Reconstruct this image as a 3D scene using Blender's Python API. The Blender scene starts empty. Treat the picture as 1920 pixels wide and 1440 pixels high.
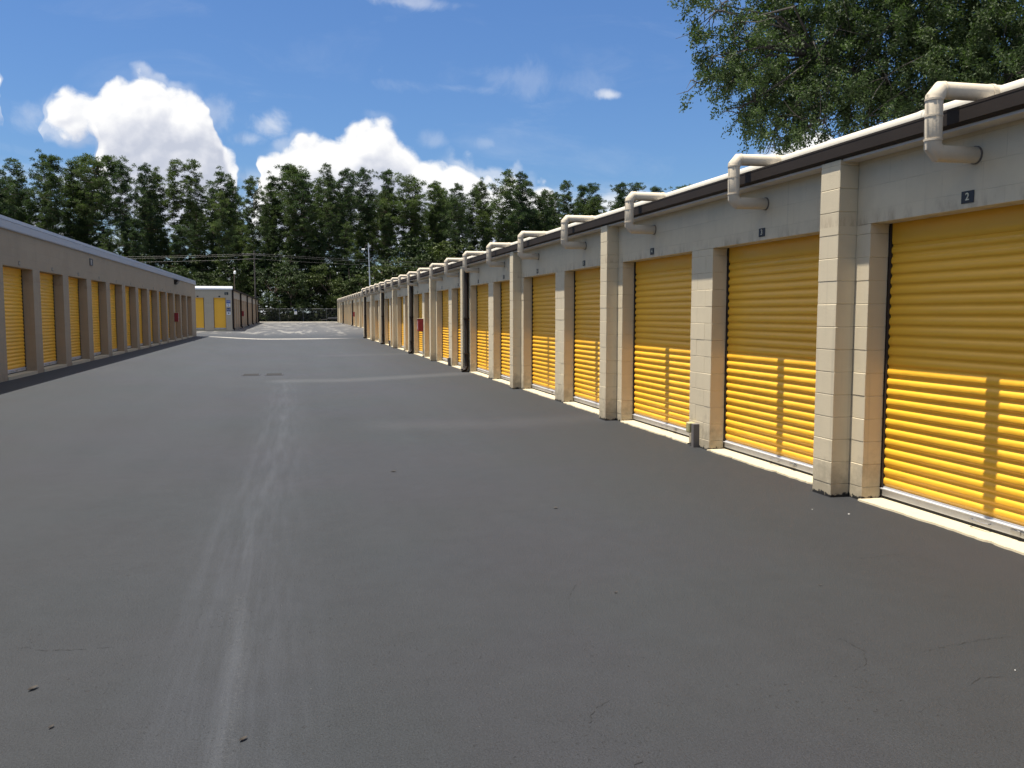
import bpy, math, random
import numpy as np
from mathutils import Vector, Matrix
R = math.radians
rnd = random.Random(7)
SC = bpy.context.scene
COL = SC.collection

# ------------------------------------------------------------------ camera
cam_d = bpy.data.cameras.new('camera'); cam = bpy.data.objects.new('camera', cam_d); COL.objects.link(cam)
cam.location = (0, 0, 1.66); cam.rotation_euler = (R(90 - 4.693), 0, R(-14.358))
cam_d.sensor_width = 36; cam_d.lens = 1608 / 1920 * 36; cam_d.clip_start = .05; cam_d.clip_end = 5000
SC.camera = cam
SC.view_settings.view_transform = 'Standard'; SC.view_settings.look = 'None'
SC.view_settings.exposure = 0.95; SC.view_settings.gamma = 1
SC.cycles.max_bounces = 8; SC.cycles.diffuse_bounces = 4; SC.cycles.transparent_max_bounces = 8
try: SC.cycles.use_denoising = True
except Exception: pass

# ------------------------------------------------------------------ sun
SUN_DIR = Vector((-1, .09, 4.4)).normalized()
sd = bpy.data.lights.new('sun', 'SUN'); sun = bpy.data.objects.new('sun', sd); COL.objects.link(sun)
sd.energy = 5.0; sd.angle = R(.53); sd.color = (1, .93, .82)
sun.location = (-10, 0, 40); sun.rotation_euler = SUN_DIR.to_track_quat('Z', 'Y').to_euler()

# ------------------------------------------------------------------ node helpers
class NT:
    def __init__(s, tree): s.t = tree; s.n = tree.nodes; s.l = tree.links
    def new(s, typ, **kw):
        nd = s.n.new(typ)
        for k, v in kw.items(): setattr(nd, k, v)
        return nd
    def put(s, sock, v):
        if isinstance(v, bpy.types.NodeSocket): s.l.new(v, sock)
        elif v is not None: sock.default_value = v
    def m(s, op, a, b=None, c=None, clamp=False):
        nd = s.new('ShaderNodeMath', operation=op, use_clamp=clamp)
        for i, v in enumerate((a, b, c)):
            if v is not None: s.put(nd.inputs[i], v)
        return nd.outputs[0]
    def vm(s, op, a, b=None, out=0):
        nd = s.new('ShaderNodeVectorMath', operation=op)
        s.put(nd.inputs[0], a)
        if b is not None: s.put(nd.inputs[1], b)
        return nd.outputs[out]
    def mix(s, f, a, b, typ='MIX'):
        nd = s.new('ShaderNodeMix', data_type='RGBA', blend_type=typ)
        s.put(nd.inputs[0], f); s.put(nd.inputs[6], a); s.put(nd.inputs[7], b)
        return nd.outputs[2]
    def sm(s, v, lo, hi, a=0., b=1.):
        nd = s.new('ShaderNodeMapRange', interpolation_type='SMOOTHSTEP')
        s.put(nd.inputs[0], v); s.put(nd.inputs[1], lo); s.put(nd.inputs[2], hi); s.put(nd.inputs[3], a); s.put(nd.inputs[4], b)
        return nd.outputs[0]
    def noise(s, vec, scale, detail=4, rough=.55, dist=0., out=0):
        nd = s.new('ShaderNodeTexNoise'); s.put(nd.inputs['Vector'], vec)
        nd.inputs['Scale'].default_value = scale; nd.inputs['Detail'].default_value = detail
        nd.inputs['Roughness'].default_value = rough; nd.inputs['Distortion'].default_value = dist
        return nd.outputs[out]
    def comb(s, x, y, z):
        nd = s.new('ShaderNodeCombineXYZ')
        for i, v in enumerate((x, y, z)): s.put(nd.inputs[i], v)
        return nd.outputs[0]
    def sep(s, v):
        nd = s.new('ShaderNodeSeparateXYZ'); s.put(nd.inputs[0], v); return nd.outputs
    def bump(s, h, strength, dist):
        nd = s.new('ShaderNodeBump'); nd.inputs['Strength'].default_value = strength
        nd.inputs['Distance'].default_value = dist; s.put(nd.inputs['Height'], h)
        return nd.outputs[0]

# ------------------------------------------------------------------ world: sky with cumulus far away
CT = [(0.0309, 0.531), (0.0434, 0.567), (0.0565, 0.575), (0.0605, 0.538), (0.0607, 0.462), (0.0623, 0.122), (0.0748, 0.123), (0.0831, 0.397), (0.0894, 0.475), (0.1089, 0.53), (0.1325, 0.548), (0.1391, 0.563), (0.1544, 0.582), (0.1764, 0.605), (0.1897, 0.554), (0.2147, 0.552), (0.2257, 0.511), (0.2301, 0.431), (0.2334, 0.386), (0.2433, 0.355), (0.2466, 0.287), (0.2483, 0.138), (0.2567, 0.139), (0.2614, 0.338), (0.2668, 0.375), (0.282, 0.397), (0.2941, 0.426), (0.3206, 0.437), (0.3402, 0.457), (0.3477, 0.482), (0.37, 0.503), (0.3875, 0.491), (0.4011, 0.444), (0.4153, 0.416), (0.4281, 0.39), (0.4464, 0.397), (0.4621, 0.368), (0.4754, 0.34), (0.4942, 0.336), (0.5061, 0.341), (0.5186, 0.334), (0.5324, 0.325), (0.5479, 0.291), (0.5558, 0.22), (0.5633, 0.148), (0.7257, 0.161), (0.7523, 0.364), (0.78, 0.434), (0.8018, 0.491), (0.8239, 0.537), (0.8531, 0.547), (0.8766, 0.508), (0.9184, 0.376), (0.9483, 0.179)]
CB_ = [(0.0296, 0.433), (0.0582, 0.453), (0.0657, 0.401), (0.0829, 0.386), (0.1069, 0.354), (0.1217, 0.341), (0.1277, 0.302), (0.1321, 0.224), (0.1367, 0.128), (0.962, 0.201)]
THIN = [(-0.0196, 0.2082, 0.0239, 0.0195, 0.5), (0.3792, 0.2637, 0.0234, 0.0082, 0.6), (0.1315, 0.352, 0.0582, 0.0105, 0.35), (-0.0806, 0.2146, 0.0287, 0.0226, 0.3), (-0.2557, 0.2047, 0.0352, 0.0216, 0.25), (0.167, 0.1983, 0.0314, 0.0133, 0.18), (0.225, 0.1993, 0.0167, 0.0086, 0.18), (0.2722, 0.2743, 0.1344, 0.0245, 0.13), (0.1923, 0.26, 0.0766, 0.0108, 0.15), (-0.0397, 0.19, 0.0226, 0.0103, 0.3)]
W = bpy.data.worlds.new('World'); SC.world = W; W.use_nodes = True
W.node_tree.nodes.clear(); w = NT(W.node_tree)
sky = w.new('ShaderNodeTexSky', sky_type='NISHITA'); sky.sun_disc = False
sky.sun_elevation = R(77.1); sky.sun_rotation = R(-85); sky.air_density = 1.25; sky.dust_density = .6; sky.ozone_density = 2.2
tc = w.new('ShaderNodeTexCoord').outputs['Generated']
dx, dy, dz = w.sep(tc)
ysafe = w.m('MAXIMUM', dy, .05)
P0 = w.comb(w.m('DIVIDE', dx, ysafe), w.m('DIVIDE', dz, ysafe), 0.)
def curve(pts, x):
    nd = w.new('ShaderNodeFloatCurve'); c = nd.mapping.curves[0]
    nd.mapping.use_clip = False; nd.mapping.extend = 'HORIZONTAL'
    while len(c.points) < len(pts): c.points.new(.5, .5)
    for p, (a, b) in zip(c.points, pts): p.location = (a, b); p.handle_type = 'AUTO'
    nd.mapping.update(); w.put(nd.inputs['Value'], x); nd.inputs['Factor'].default_value = 1
    return nd.outputs[0]
def dens(P, fine=True):
    n1 = w.noise(P, 17, 3, .55, .2)
    ps = w.sep(w.vm('ADD', P, w.vm('MULTIPLY', w.vm('SUBTRACT', w.noise(P, 30, 2, .5, 0, 1), (.5, .5, .5)), (.03, .012, 0))))
    u = w.m('MULTIPLY_ADD', ps[0], 1 / 1.2, .35 / 1.2)
    v = w.m('MULTIPLY_ADD', ps[1], 1 / .35, -.05 / .35)
    F = w.m('MINIMUM', w.m('MULTIPLY', w.m('SUBTRACT', curve(CT, u), v), 13.), w.m('MULTIPLY', w.m('SUBTRACT', v, curve(CB_, u)), 11.))
    F = w.m('SMOOTH_MIN', F, 1.6, .6)
    F = w.m('MULTIPLY_ADD', w.m('SUBTRACT', n1, .5), 1.05, F)
    if not fine: return F
    n2 = w.noise(P, 60, 5, .64, .35)
    vo = w.new('ShaderNodeTexVoronoi', feature='SMOOTH_F1'); w.put(vo.inputs['Vector'], w.vm('ADD', P, w.vm('MULTIPLY', n1, (.03, .03, 0))))
    vo.inputs['Scale'].default_value = 44; vo.inputs['Smoothness'].default_value = .2
    F = w.m('MULTIPLY_ADD', w.m('SUBTRACT', .34, vo.outputs['Distance']), .85, F)
    return w.m('MULTIPLY_ADD', w.m('SUBTRACT', n2, .5), .62, F)
D0 = dens(P0)
D1 = dens(w.vm('ADD', P0, (-.004, .006, 0)))
D2 = dens(w.vm('ADD', P0, (-.010, .032, 0)), False)
soft = w.noise(P0, 9, 2, .5)
alpha = w.m('MAXIMUM', w.sm(D0, -.02, .48), w.m('MULTIPLY', w.sm(D0, -.40, .12), w.sm(soft, .45, .65, 0, .45)))
low = w.m('MULTIPLY', w.sm(w.sep(P0)[1], .165, .125), w.sm(w.noise(w.vm('MULTIPLY', P0, (1, 2.6, 1)), 9, 5, .6), .40, .60, .1, .95)); alpha = w.m('MAXIMUM', alpha, low)
lit = w.m('ADD', w.m('MULTIPLY_ADD', w.sm(D2, .1, 1.35), -.62, .86), w.m('MULTIPLY', w.m('SUBTRACT', D0, D1), .66), clamp=True)
ramp = w.new('ShaderNodeValToRGB'); w.put(ramp.inputs[0], lit)
e = ramp.color_ramp.elements; e[0].position = .15; e[0].color = (.30, .32, .375, 1); e[1].position = .95; e[1].color = (.53, .53, .53, 1)
em = ramp.color_ramp.elements.new(.52); em.color = (.405, .415, .45, 1)
tn = w.noise(P0, 13, 8, .62, .5)
thin = None
for b in THIN:
    v = w.vm('MULTIPLY', w.vm('SUBTRACT', P0, (b[0], b[1], 0)), (1 / b[2], 1 / b[3], 0))
    d = w.m('MULTIPLY_ADD', w.m('SUBTRACT', tn, .5), 3.2, w.m('SUBTRACT', 1., w.vm('LENGTH', v, out=1)))
    a = w.sm(d, 0., 1.0, 0., b[4]); thin = a if thin is None else w.m('MAXIMUM', thin, a)
veil = w.sm(w.m('MULTIPLY', w.noise(w.vm('MULTIPLY', P0, (1, 3.2, 1)), 5, 7, .6, .8), 1.), .5, .8, 0, .10)
a_all = w.m('MULTIPLY', w.m('MAXIMUM', w.m('MAXIMUM', alpha, thin), veil), w.sm(dy, .03, .12))
fill_cloud = w.sm(w.noise(w.vm('MULTIPLY', tc, (1, 1, 1.6)), 2.6, 7, .58, .3), .40, .54, 0, 1.)  # clouds overhead, out of view, added as neutral fill light
fill_cloud = w.m('MULTIPLY', fill_cloud, w.sm(dz, .45, .58)); a_all = w.m('MAXIMUM', a_all, fill_cloud)
bg1 = w.new('ShaderNodeBackground'); skc = w.mix(1., sky.outputs[0], (.61, .86, 1.24, 1), 'MULTIPLY')
w.put(bg1.inputs[0], skc); bg1.inputs[1].default_value = .05
bg2 = w.new('ShaderNodeBackground'); w.put(bg2.inputs[0], ramp.outputs[0]); bg2.inputs[1].default_value = 1.0
ms = w.new('ShaderNodeMixShader'); w.put(ms.inputs[0], a_all); w.l.new(bg1.outputs[0], ms.inputs[1]); w.l.new(bg2.outputs[0], ms.inputs[2])
wo = w.new('ShaderNodeOutputWorld'); w.l.new(ms.outputs[0], wo.inputs[0])

# ------------------------------------------------------------------ materials
def mat(name, fn):
    m_ = bpy.data.materials.new(name); m_.use_nodes = True; t = NT(m_.node_tree); t.n.clear()
    out = t.new('ShaderNodeOutputMaterial'); b = t.new('ShaderNodeBsdfPrincipled'); t.l.new(b.outputs[0], out.inputs[0])
    t.b = b; t.out = out
    t.geo = t.new('ShaderNodeNewGeometry'); t.pos = t.geo.outputs['Position']
    fn(t); return m_
def plain(col, rough=.6, metal=0., var=.12, scale=6, bump=.0, spec=.5):
    def fn(t):
        n = t.noise(t.pos, scale, 5, .6)
        v = t.m('MULTIPLY_ADD', t.m('SUBTRACT', n, .5), var * 2, 1.)
        t.put(t.b.inputs['Base Color'], t.mix(1., (*col, 1), t.comb(v, v, v), 'MULTIPLY'))
        t.b.inputs['Roughness'].default_value = rough; t.b.inputs['Metallic'].default_value = metal
        t.b.inputs['Specular IOR Level'].default_value = spec
        if bump: t.put(t.b.inputs['Normal'], t.bump(t.noise(t.pos, scale * 8, 4), bump, .01))
    return fn
def wallvec(t):
    px, py, pz = t.sep(t.pos); nx, ny, nz = t.sep(t.geo.outputs['True Normal'])
    f = t.m('GREATER_THAN', t.m('ABSOLUTE', nx), .5)
    u = t.m('ADD', t.m('MULTIPLY', py, f), t.m('MULTIPLY', px, t.m('SUBTRACT', 1., f)))
    return t.comb(u, t.m('ADD', pz, .083), 0.), pz
def cmu(joints, joint_amt=1., tint=(.59, .51, .36)):
    def fn(t):
        v, pz = wallvec(t)
        big = t.noise(t.pos, .9, 5, .6); med = t.noise(t.pos, 7, 6, .65); fine = t.noise(t.pos, 160, 3, .6)
        streak = t.noise(t.vm('MULTIPLY', t.pos, (7, 7, .55)), 1., 5, .6)
        val = t.m('ADD', .80, t.m('MULTIPLY', big, .22)); val = t.m('ADD', val, t.m('MULTIPLY', med, .14)); val = t.m('ADD', val, t.m('MULTIPLY', streak, .08))
        col = t.mix(1., (*tint, 1), t.comb(val, val, val), 'MULTIPLY')
        # splash dirt low on the wall, mottled
        dirt = t.m('MULTIPLY', t.sm(t.m('MULTIPLY_ADD', t.m('SUBTRACT', med, .5), .9, pz), .42, .02), .5)
        col = t.mix(dirt, col, (.20, .175, .13, 1))
        tar = t.m('MULTIPLY', t.sm(t.m('MULTIPLY_ADD', t.m('SUBTRACT', t.noise(t.pos, 16, 4, .7), .5), .16, pz), .035, .018), t.sm(t.sep(t.pos)[0], 3.5, 4.))
        col = t.mix(tar, col, (.02, .02, .02, 1))
        spots = t.sm(t.noise(t.pos, 22, 4, .7), .68, .78, 0, .35)
        col = t.mix(spots, col, (.24, .20, .15, 1))
        rust = t.m('MULTIPLY', t.m('MULTIPLY', t.sm(pz, 2.60, 2.45), t.m('GREATER_THAN', pz, 2.43)), t.sm(t.noise(t.vm('MULTIPLY', t.pos, (3, 3, 1.)), 3., 4, .7), .42, .72, 0, .42))
        col = t.mix(rust, col, (.17, .10, .055, 1))
        drip = t.sm(t.noise(t.vm('MULTIPLY', t.pos, (9, 9, .35)), 1., 3, .6), .60, .74, 0, .22)
        col = t.mix(drip, col, (.22, .19, .15, 1))
        h = t.m('MULTIPLY', fine, .25); h = t.m('ADD', h, t.m('MULTIPLY', t.noise(t.pos, 45, 4, .6), .35))
        if joints:
            br = t.new('ShaderNodeTexBrick'); t.put(br.inputs['Vector'], v)
            br.offset = .5; br.inputs['Scale'].default_value = 1; br.inputs['Brick Width'].default_value = .406
            br.inputs['Row Height'].default_value = .203; br.inputs['Mortar Size'].default_value = .0035; br.inputs['Mortar Smooth'].default_value = .6
            br.inputs['Color1'].default_value = (1, 1, 1, 1); br.inputs['Color2'].default_value = (.955, .955, .955, 1)
            br.inputs['Mortar'].default_value = (1, 1, 1, 1)
            f = t.m('MULTIPLY', br.outputs['Fac'], t.sm(t.noise(t.pos, 2.5, 3), .35, .6, .35, 1.))
            col = t.mix(1., col, br.outputs['Color'], 'MULTIPLY')
            col = t.mix(t.m('MULTIPLY', f, .34 * joint_amt), col, (.15, .13, .11, 1))
            h = t.m('SUBTRACT', h, t.m('MULTIPLY', f, 1.3 * joint_amt))
        t.put(t.b.inputs['Base Color'], col); t.b.inputs['Roughness'].default_value = .72
        t.b.inputs['Specular IOR Level'].default_value = .3
        t.put(t.b.inputs['Normal'], t.bump(h, .55, .006))
    return fn
def yellow(t):
    oi = t.new('ShaderNodeObjectInfo').outputs['Random']
    n = t.noise(t.pos, 1.3, 4, .6); d = t.noise(t.vm('MULTIPLY', t.pos, (3, 3, 22)), 1., 5, .6)
    v = t.m('ADD', t.m('MULTIPLY_ADD', oi, .08, .86), t.m('MULTIPLY', n, .16))
    c = t.mix(1., (.93, .49, .034, 1), t.comb(v, v, v), 'MULTIPLY')
    c = t.mix(t.sm(d, .58, .85, 0, .22), c, (.62, .42, .12, 1))
    pz = t.sep(t.pos)[2]
    c = t.mix(t.m('MULTIPLY', t.sm(t.m('MULTIPLY_ADD', t.noise(t.pos, 9, 4), .3, pz), .45, .12), .22), c, (.34, .25, .12, 1))
    t.put(t.b.inputs['Base Color'], c); t.put(t.b.inputs['Roughness'], t.m('MULTIPLY_ADD', n, .25, .27))
    t.b.inputs['Specular IOR Level'].default_value = .5
    h = t.noise(t.vm('MULTIPLY', t.pos, (1, 1.2, 3)), 2.2, 3, .5)
    t.put(t.b.inputs['Normal'], t.bump(h, .35, .03))
STREAK = [(-0.19, 21.75), (-0.15, 12.98), (-0.25, 8.81), (-0.35, 6.52), (-0.29, 4.47), (-0.32, 2.6)]
LAT1 = [(4.62, 23.44), (2.56, 22.32), (1.16, 21.7), (-0.1, 21.84)]
LAT2 = [(4.54, 12.92), (3.0, 12.5), (1.6, 12.7)]
LAT3 = [(4.54, 35.6), (3.0, 34.9), (1.3, 34.5)]
def asphalt(t):
    p = t.vm('MULTIPLY', t.pos, (1, 1, 0)); px, py, pz = t.sep(p)
    wob = t.vm('SCALE', t.vm('SUBTRACT', t.noise(p, 1.1, 4, .6, 0, 1), (.5, .5, .5)), None)
    t.n[-1].inputs['Scale'].default_value = .22
    pw = t.vm('MULTIPLY', t.vm('ADD', p, wob), (1, 1, 0))
    def seg(pts, w0, pw=pw):
        best = None
        for (ax, ay), (bx, by) in zip(pts[:-1], pts[1:]):
            L = math.hypot(bx - ax, by - ay); ux, uy = (bx - ax) / L, (by - ay) / L
            r = t.vm('SUBTRACT', pw, (ax, ay, 0))
            s_ = t.m('MAXIMUM', t.m('MINIMUM', t.vm('DOT_PRODUCT', r, (ux, uy, 0), 1), L), 0.)
            q = t.vm('SUBTRACT', r, t.vm('MULTIPLY', t.comb(s_, s_, s_), (ux, uy, 0)))
            d = t.vm('LENGTH', q, out=1)
            best = d if best is None else t.m('MINIMUM', best, d)
        return t.sm(best, w0, 0.)
    big = t.noise(p, .16, 4, .55); mid = t.noise(p, .9, 5, .6); sm_ = t.noise(p, 5, 5, .62)
    lane = t.noise(t.vm('MULTIPLY', p, (1.6, .12, 1)), 1., 4, .55)
    grain = t.noise(p, 95, 3, .7); grit = t.noise(p, 210, 2, .6)
    v = t.m('ADD', .53, t.m('MULTIPLY', big, .36)); v = t.m('ADD', v, t.m('MULTIPLY', mid, .30))
    v = t.m('ADD', v, t.m('MULTIPLY', lane, .34)); v = t.m('ADD', v, t.m('MULTIPLY', t.m('SUBTRACT', sm_, .5), .5))
    v = t.m('ADD', v, t.m('MULTIPLY', t.m('SUBTRACT', t.sm(grain, .40, .60), .5), .55)); v = t.m('ADD', v, t.m('MULTIPLY', t.m('SUBTRACT', t.sm(grit, .40, .60), .5), .50))
    # grazing sheen put into colour, lighter far off; darker by the right wall
    v = t.m('MULTIPLY', v, t.sm(py, 1, 36, .84, 1.5))
    v = t.m('MULTIPLY', v, t.sm(t.m('MULTIPLY_ADD', t.m('SUBTRACT', mid, .5), 1.2, px), 1.6, 4.6, 1., .72))
    col = t.mix(1., (.0182, .0206, .0243, 1), t.comb(v, v, v), 'MULTIPLY')
    tint = t.noise(p, .5, 3)
    col = t.mix(t.sm(tint, .4, .65), col, t.mix(1., col, (.93, 1.0, 1.0, 1), 'MULTIPLY'))
    tint2 = t.noise(t.vm('ADD', p, (9, 4, 0)), .33, 3)
    col = t.mix(t.sm(tint2, .45, .62), col, t.mix(1., col, (1.03, .985, 1.04, 1), 'MULTIPLY'))
    pit = t.m('MULTIPLY', t.sm(t.noise(p, 38, 2, .5), .64, .73), t.sm(t.noise(p, 1.4, 3), .38, .66, .1, .85))
    col = t.mix(pit, col, (.012, .012, .013, 1))
    fleck = t.sm(t.noise(t.vm('ADD', p, (31, 7, 0)), 75, 1, .5), .79, .83, 0, .55)
    col = t.mix(fleck, col, (.16, .155, .145, 1))
    spk = t.sm(t.noise(p, 42, 3, .7), .42, .66); fib = t.sm(t.noise(t.vm('MULTIPLY', p, (14, .8, 1)), 1., 5, .65), .36, .66)
    wide = t.m('MULTIPLY', seg(STREAK, .60, p), t.m('MULTIPLY_ADD', fib, .11, .03))
    col = t.mix(wide, col, (.085, .095, .12, 1))
    for off_, a_ in ((.0, .07), (-.24, .03)):
        ln = seg([(x_ + off_, y_) for x_, y_ in STREAK], .085, p); ln = t.m('MULTIPLY', ln, t.m('MULTIPLY', t.m('MULTIPLY_ADD', fib, .6, .4), t.sm(t.noise(p, .55, 3), .36, .58, .25, 1.)))
        col = t.mix(t.m('MULTIPLY', ln, a_), col, (.15, .165, .195, 1))
    near = t.m('MULTIPLY', seg([(-.34, 5.2), (-.27, 3.9), (-.33, 2.2)], .085, p), t.m('MULTIPLY', spk, t.sm(t.noise(p, 150, 2, .6), .46, .60)))
    col = t.mix(t.m('MULTIPLY', near, .2), col, (.15, .15, .145, 1))
    for L_, w_, a_ in ((LAT1, .9, .20), (LAT2, .9, .07), (LAT3, .8, .10)):
        col = t.mix(t.m('MULTIPLY', seg(L_, w_), a_), col, (.115, .115, .12, 1))
    # sand washed over the far crossing
    cx = t.m('ADD', px, t.m('MULTIPLY', mid, 3.)); arc = t.m('MULTIPLY_ADD', t.m('MULTIPLY', px, px), .055, 58.2)
    dl = t.m('ABSOLUTE', t.m('SUBTRACT', t.m('MULTIPLY_ADD', t.m('SUBTRACT', sm_, .5), 1.2, py), arc))
    line = t.m('MULTIPLY', t.sm(dl, 1.1, .3), t.m('MULTIPLY', t.sm(px, -7, -3.5), t.sm(cx, 6.2, 2.2)))
    col = t.mix(t.m('MULTIPLY', line, t.sm(sm_, .3, .55, .6, 1.)), col, (.34, .32, .285, 1))
    pn = t.noise(t.vm('MULTIPLY', p, (.5, .16, 1)), 1.4, 6, .65, .6)
    zone = t.m('MULTIPLY', t.sm(py, 62, 72), t.sm(py, 150, 118, .25, 1.))
    col = t.mix(t.m('MULTIPLY', t.sm(pn, .52, .60), t.m('MULTIPLY', zone, .85)), col, (.25, .24, .215, 1))
    col = t.mix(t.m('MULTIPLY', zone, .42), col, (.105, .105, .108, 1))
    col = t.mix(t.sm(t.m('MULTIPLY_ADD', pn, 14, py), 131, 137), col, (.24, .22, .185, 1))
    t.put(t.b.inputs['Base Color'], col)
    t.put(t.b.inputs['Roughness'], t.m('MULTIPLY_ADD', grain, .3, .58)); t.b.inputs['Specular IOR Level'].default_value = .42
    h = t.m('ADD', t.m('MULTIPLY', grain, .9), t.m('MULTIPLY', grit, .4)); h = t.m('ADD', h, t.m('MULTIPLY', sm_, 1.4)); h = t.m('SUBTRACT', h, t.m('MULTIPLY', pit, .8))
    t.put(t.b.inputs['Normal'], t.bump(h, .9, .008))
def foliage(c1, c2, c3, trans=.18, rough=.55, scale=.35):
    def fn(t):
        oi = t.new('ShaderNodeObjectInfo').outputs['Random']
        at = t.new('ShaderNodeAttribute', attribute_name='leaf').outputs['Fac']
        n = t.noise(t.pos, scale, 3, .6)
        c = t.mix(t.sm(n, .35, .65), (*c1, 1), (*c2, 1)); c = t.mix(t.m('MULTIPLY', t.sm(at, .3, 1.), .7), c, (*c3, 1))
        v = t.m('MULTIPLY_ADD', oi, .5, .72)
        c = t.mix(1., c, t.comb(t.m('MULTIPLY_ADD', oi, .7, .66), v, t.m('MULTIPLY_ADD', oi, .2, .8)), 'MULTIPLY')
        t.put(t.b.inputs['Base Color'], c); t.b.inputs['Roughness'].default_value = rough + .1; t.b.inputs['Specular IOR Level'].default_value = .2
        tr = t.new('ShaderNodeBsdfTranslucent'); t.put(tr.inputs[0], t.mix(1., c, (1.3, 1.6, .6, 1), 'MULTIPLY'))
        mx = t.new('ShaderNodeMixShader'); mx.inputs[0].default_value = trans
        t.l.new(t.b.outputs[0], mx.inputs[1]); t.l.new(tr.outputs[0], mx.inputs[2]); t.l.new(mx.outputs[0], t.out.inputs[0])
    return fn
M = {
 'cmu': mat('painted_block', cmu(True)), 'block': mat('painted_block_course', cmu(False)),
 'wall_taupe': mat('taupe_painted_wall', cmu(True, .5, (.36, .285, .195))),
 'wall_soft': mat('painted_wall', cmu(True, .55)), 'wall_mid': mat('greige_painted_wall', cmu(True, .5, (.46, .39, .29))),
 'yellow': mat('yellow_door_paint', yellow),
 'sill': mat('cream_concrete', plain((.47, .41, .285), .8, 0, .10, 9, .35)),
 'alu': mat('aluminium_bar', plain((.55, .56, .58), .38, .35, .12, 12, .1)),
 'steel': mat('zinc_latch', plain((.42, .42, .42), .35, .8, .15, 30)),
 'guide': mat('brown_guide', plain((.030, .020, .016), .6)),
 'gutter': mat('bronze_gutter', plain((.030, .023, .019), .7, 0, .25, 3, .1, .2)),
 'trim': mat('cream_trim', plain((.55, .50, .43), .6)),
 'pvc': mat('cream_pvc_pipe', plain((.55, .475, .36), .65, 0, .12, 7, .12)),
 'header': mat('white_pipe', plain((.50, .465, .39), .65, 0, .09, 5, .1)),
 'stain': mat('dark_sealant', plain((.15, .13, .11), .8)),
 'roof': mat('white_roof', plain((.50, .50, .49), .7, 0, .12, 1.5, .2)),
 'fascia': mat('pale_metal_fascia', plain((.44, .455, .49), .5, 0, .08, 2, .1)),
 'fasciaw': mat('white_metal_fascia', plain((.72, .73, .76), .45, 0, .06, 2)),
 'black': mat('black_plate', plain((.02, .02, .02), .5)),
 'cream': mat('cream_numeral', plain((.62, .58, .42), .6)),
 'red': mat('red_enamel', plain((.26, .02, .024), .4)),
 'whitep': mat('white_panel', plain((.70, .71, .72), .5, 0, .05)),
 'blue': mat('blue_panel', plain((.035, .085, .30), .5)),
 'navy': mat('navy_panel', plain((.02, .035, .12), .5)),
 'glass': mat('cabinet_glass', plain((.45, .30, .31), .15)),
 'olive': mat('weathered_cover', plain((.36, .33, .17), .6, 0, .2, 30)),
 'greybox': mat('grey_post', plain((.13, .12, .115), .6, 0, .2, 20)),
 'iron': mat('cast_iron', plain((.03, .03, .032), .6, .3, .3, 20, .3)),
 'galv': mat('galvanised_steel', plain((.14, .145, .15), .55, .4, .15, 8)),
 'pole': mat('grey_pole', plain((.50, .52, .55), .5, .2, .1, 4)),
 'wood': mat('weathered_wood', plain((.06, .052, .045), .8, 0, .3, 4, .4)),
 'wire': mat('aluminium_wire', plain((.10, .10, .10), .4, .4)),
 'lampg': mat('lamp_lens', plain((.80, .80, .78), .25)),
 'bark': mat('pine_bark', plain((.085, .062, .048), .9, 0, .4, 3, .5)),
 'obark': mat('oak_bark', plain((.045, .039, .033), .9, 0, .35, 6, .6)),
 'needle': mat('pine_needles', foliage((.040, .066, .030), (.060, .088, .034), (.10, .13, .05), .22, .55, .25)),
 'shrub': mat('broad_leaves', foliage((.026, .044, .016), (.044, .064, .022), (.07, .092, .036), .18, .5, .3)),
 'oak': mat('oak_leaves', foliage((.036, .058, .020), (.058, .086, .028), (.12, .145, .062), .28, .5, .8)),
 'asphalt': mat('asphalt', asphalt),
 'soil': mat('forest_soil', plain((.055, .05, .03), .95, 0, .5, .8, .6)),
 'scrub': mat('scrub_leaves', foliage((.018, .028, .010), (.028, .04, .014), (.04, .05, .02), .1, .6, .6)),
 'crack': mat('crack_dark', plain((.008, .008, .008), .9)),
 'dleaf': mat('dry_leaf', plain((.022, .016, .011), .7, 0, .3, 60)),
 'chalk': mat('paper_white', plain((.7, .7, .68), .7)),
 'tyre': mat('tyre_rubber', plain((.02, .02, .02), .8)),
}

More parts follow.
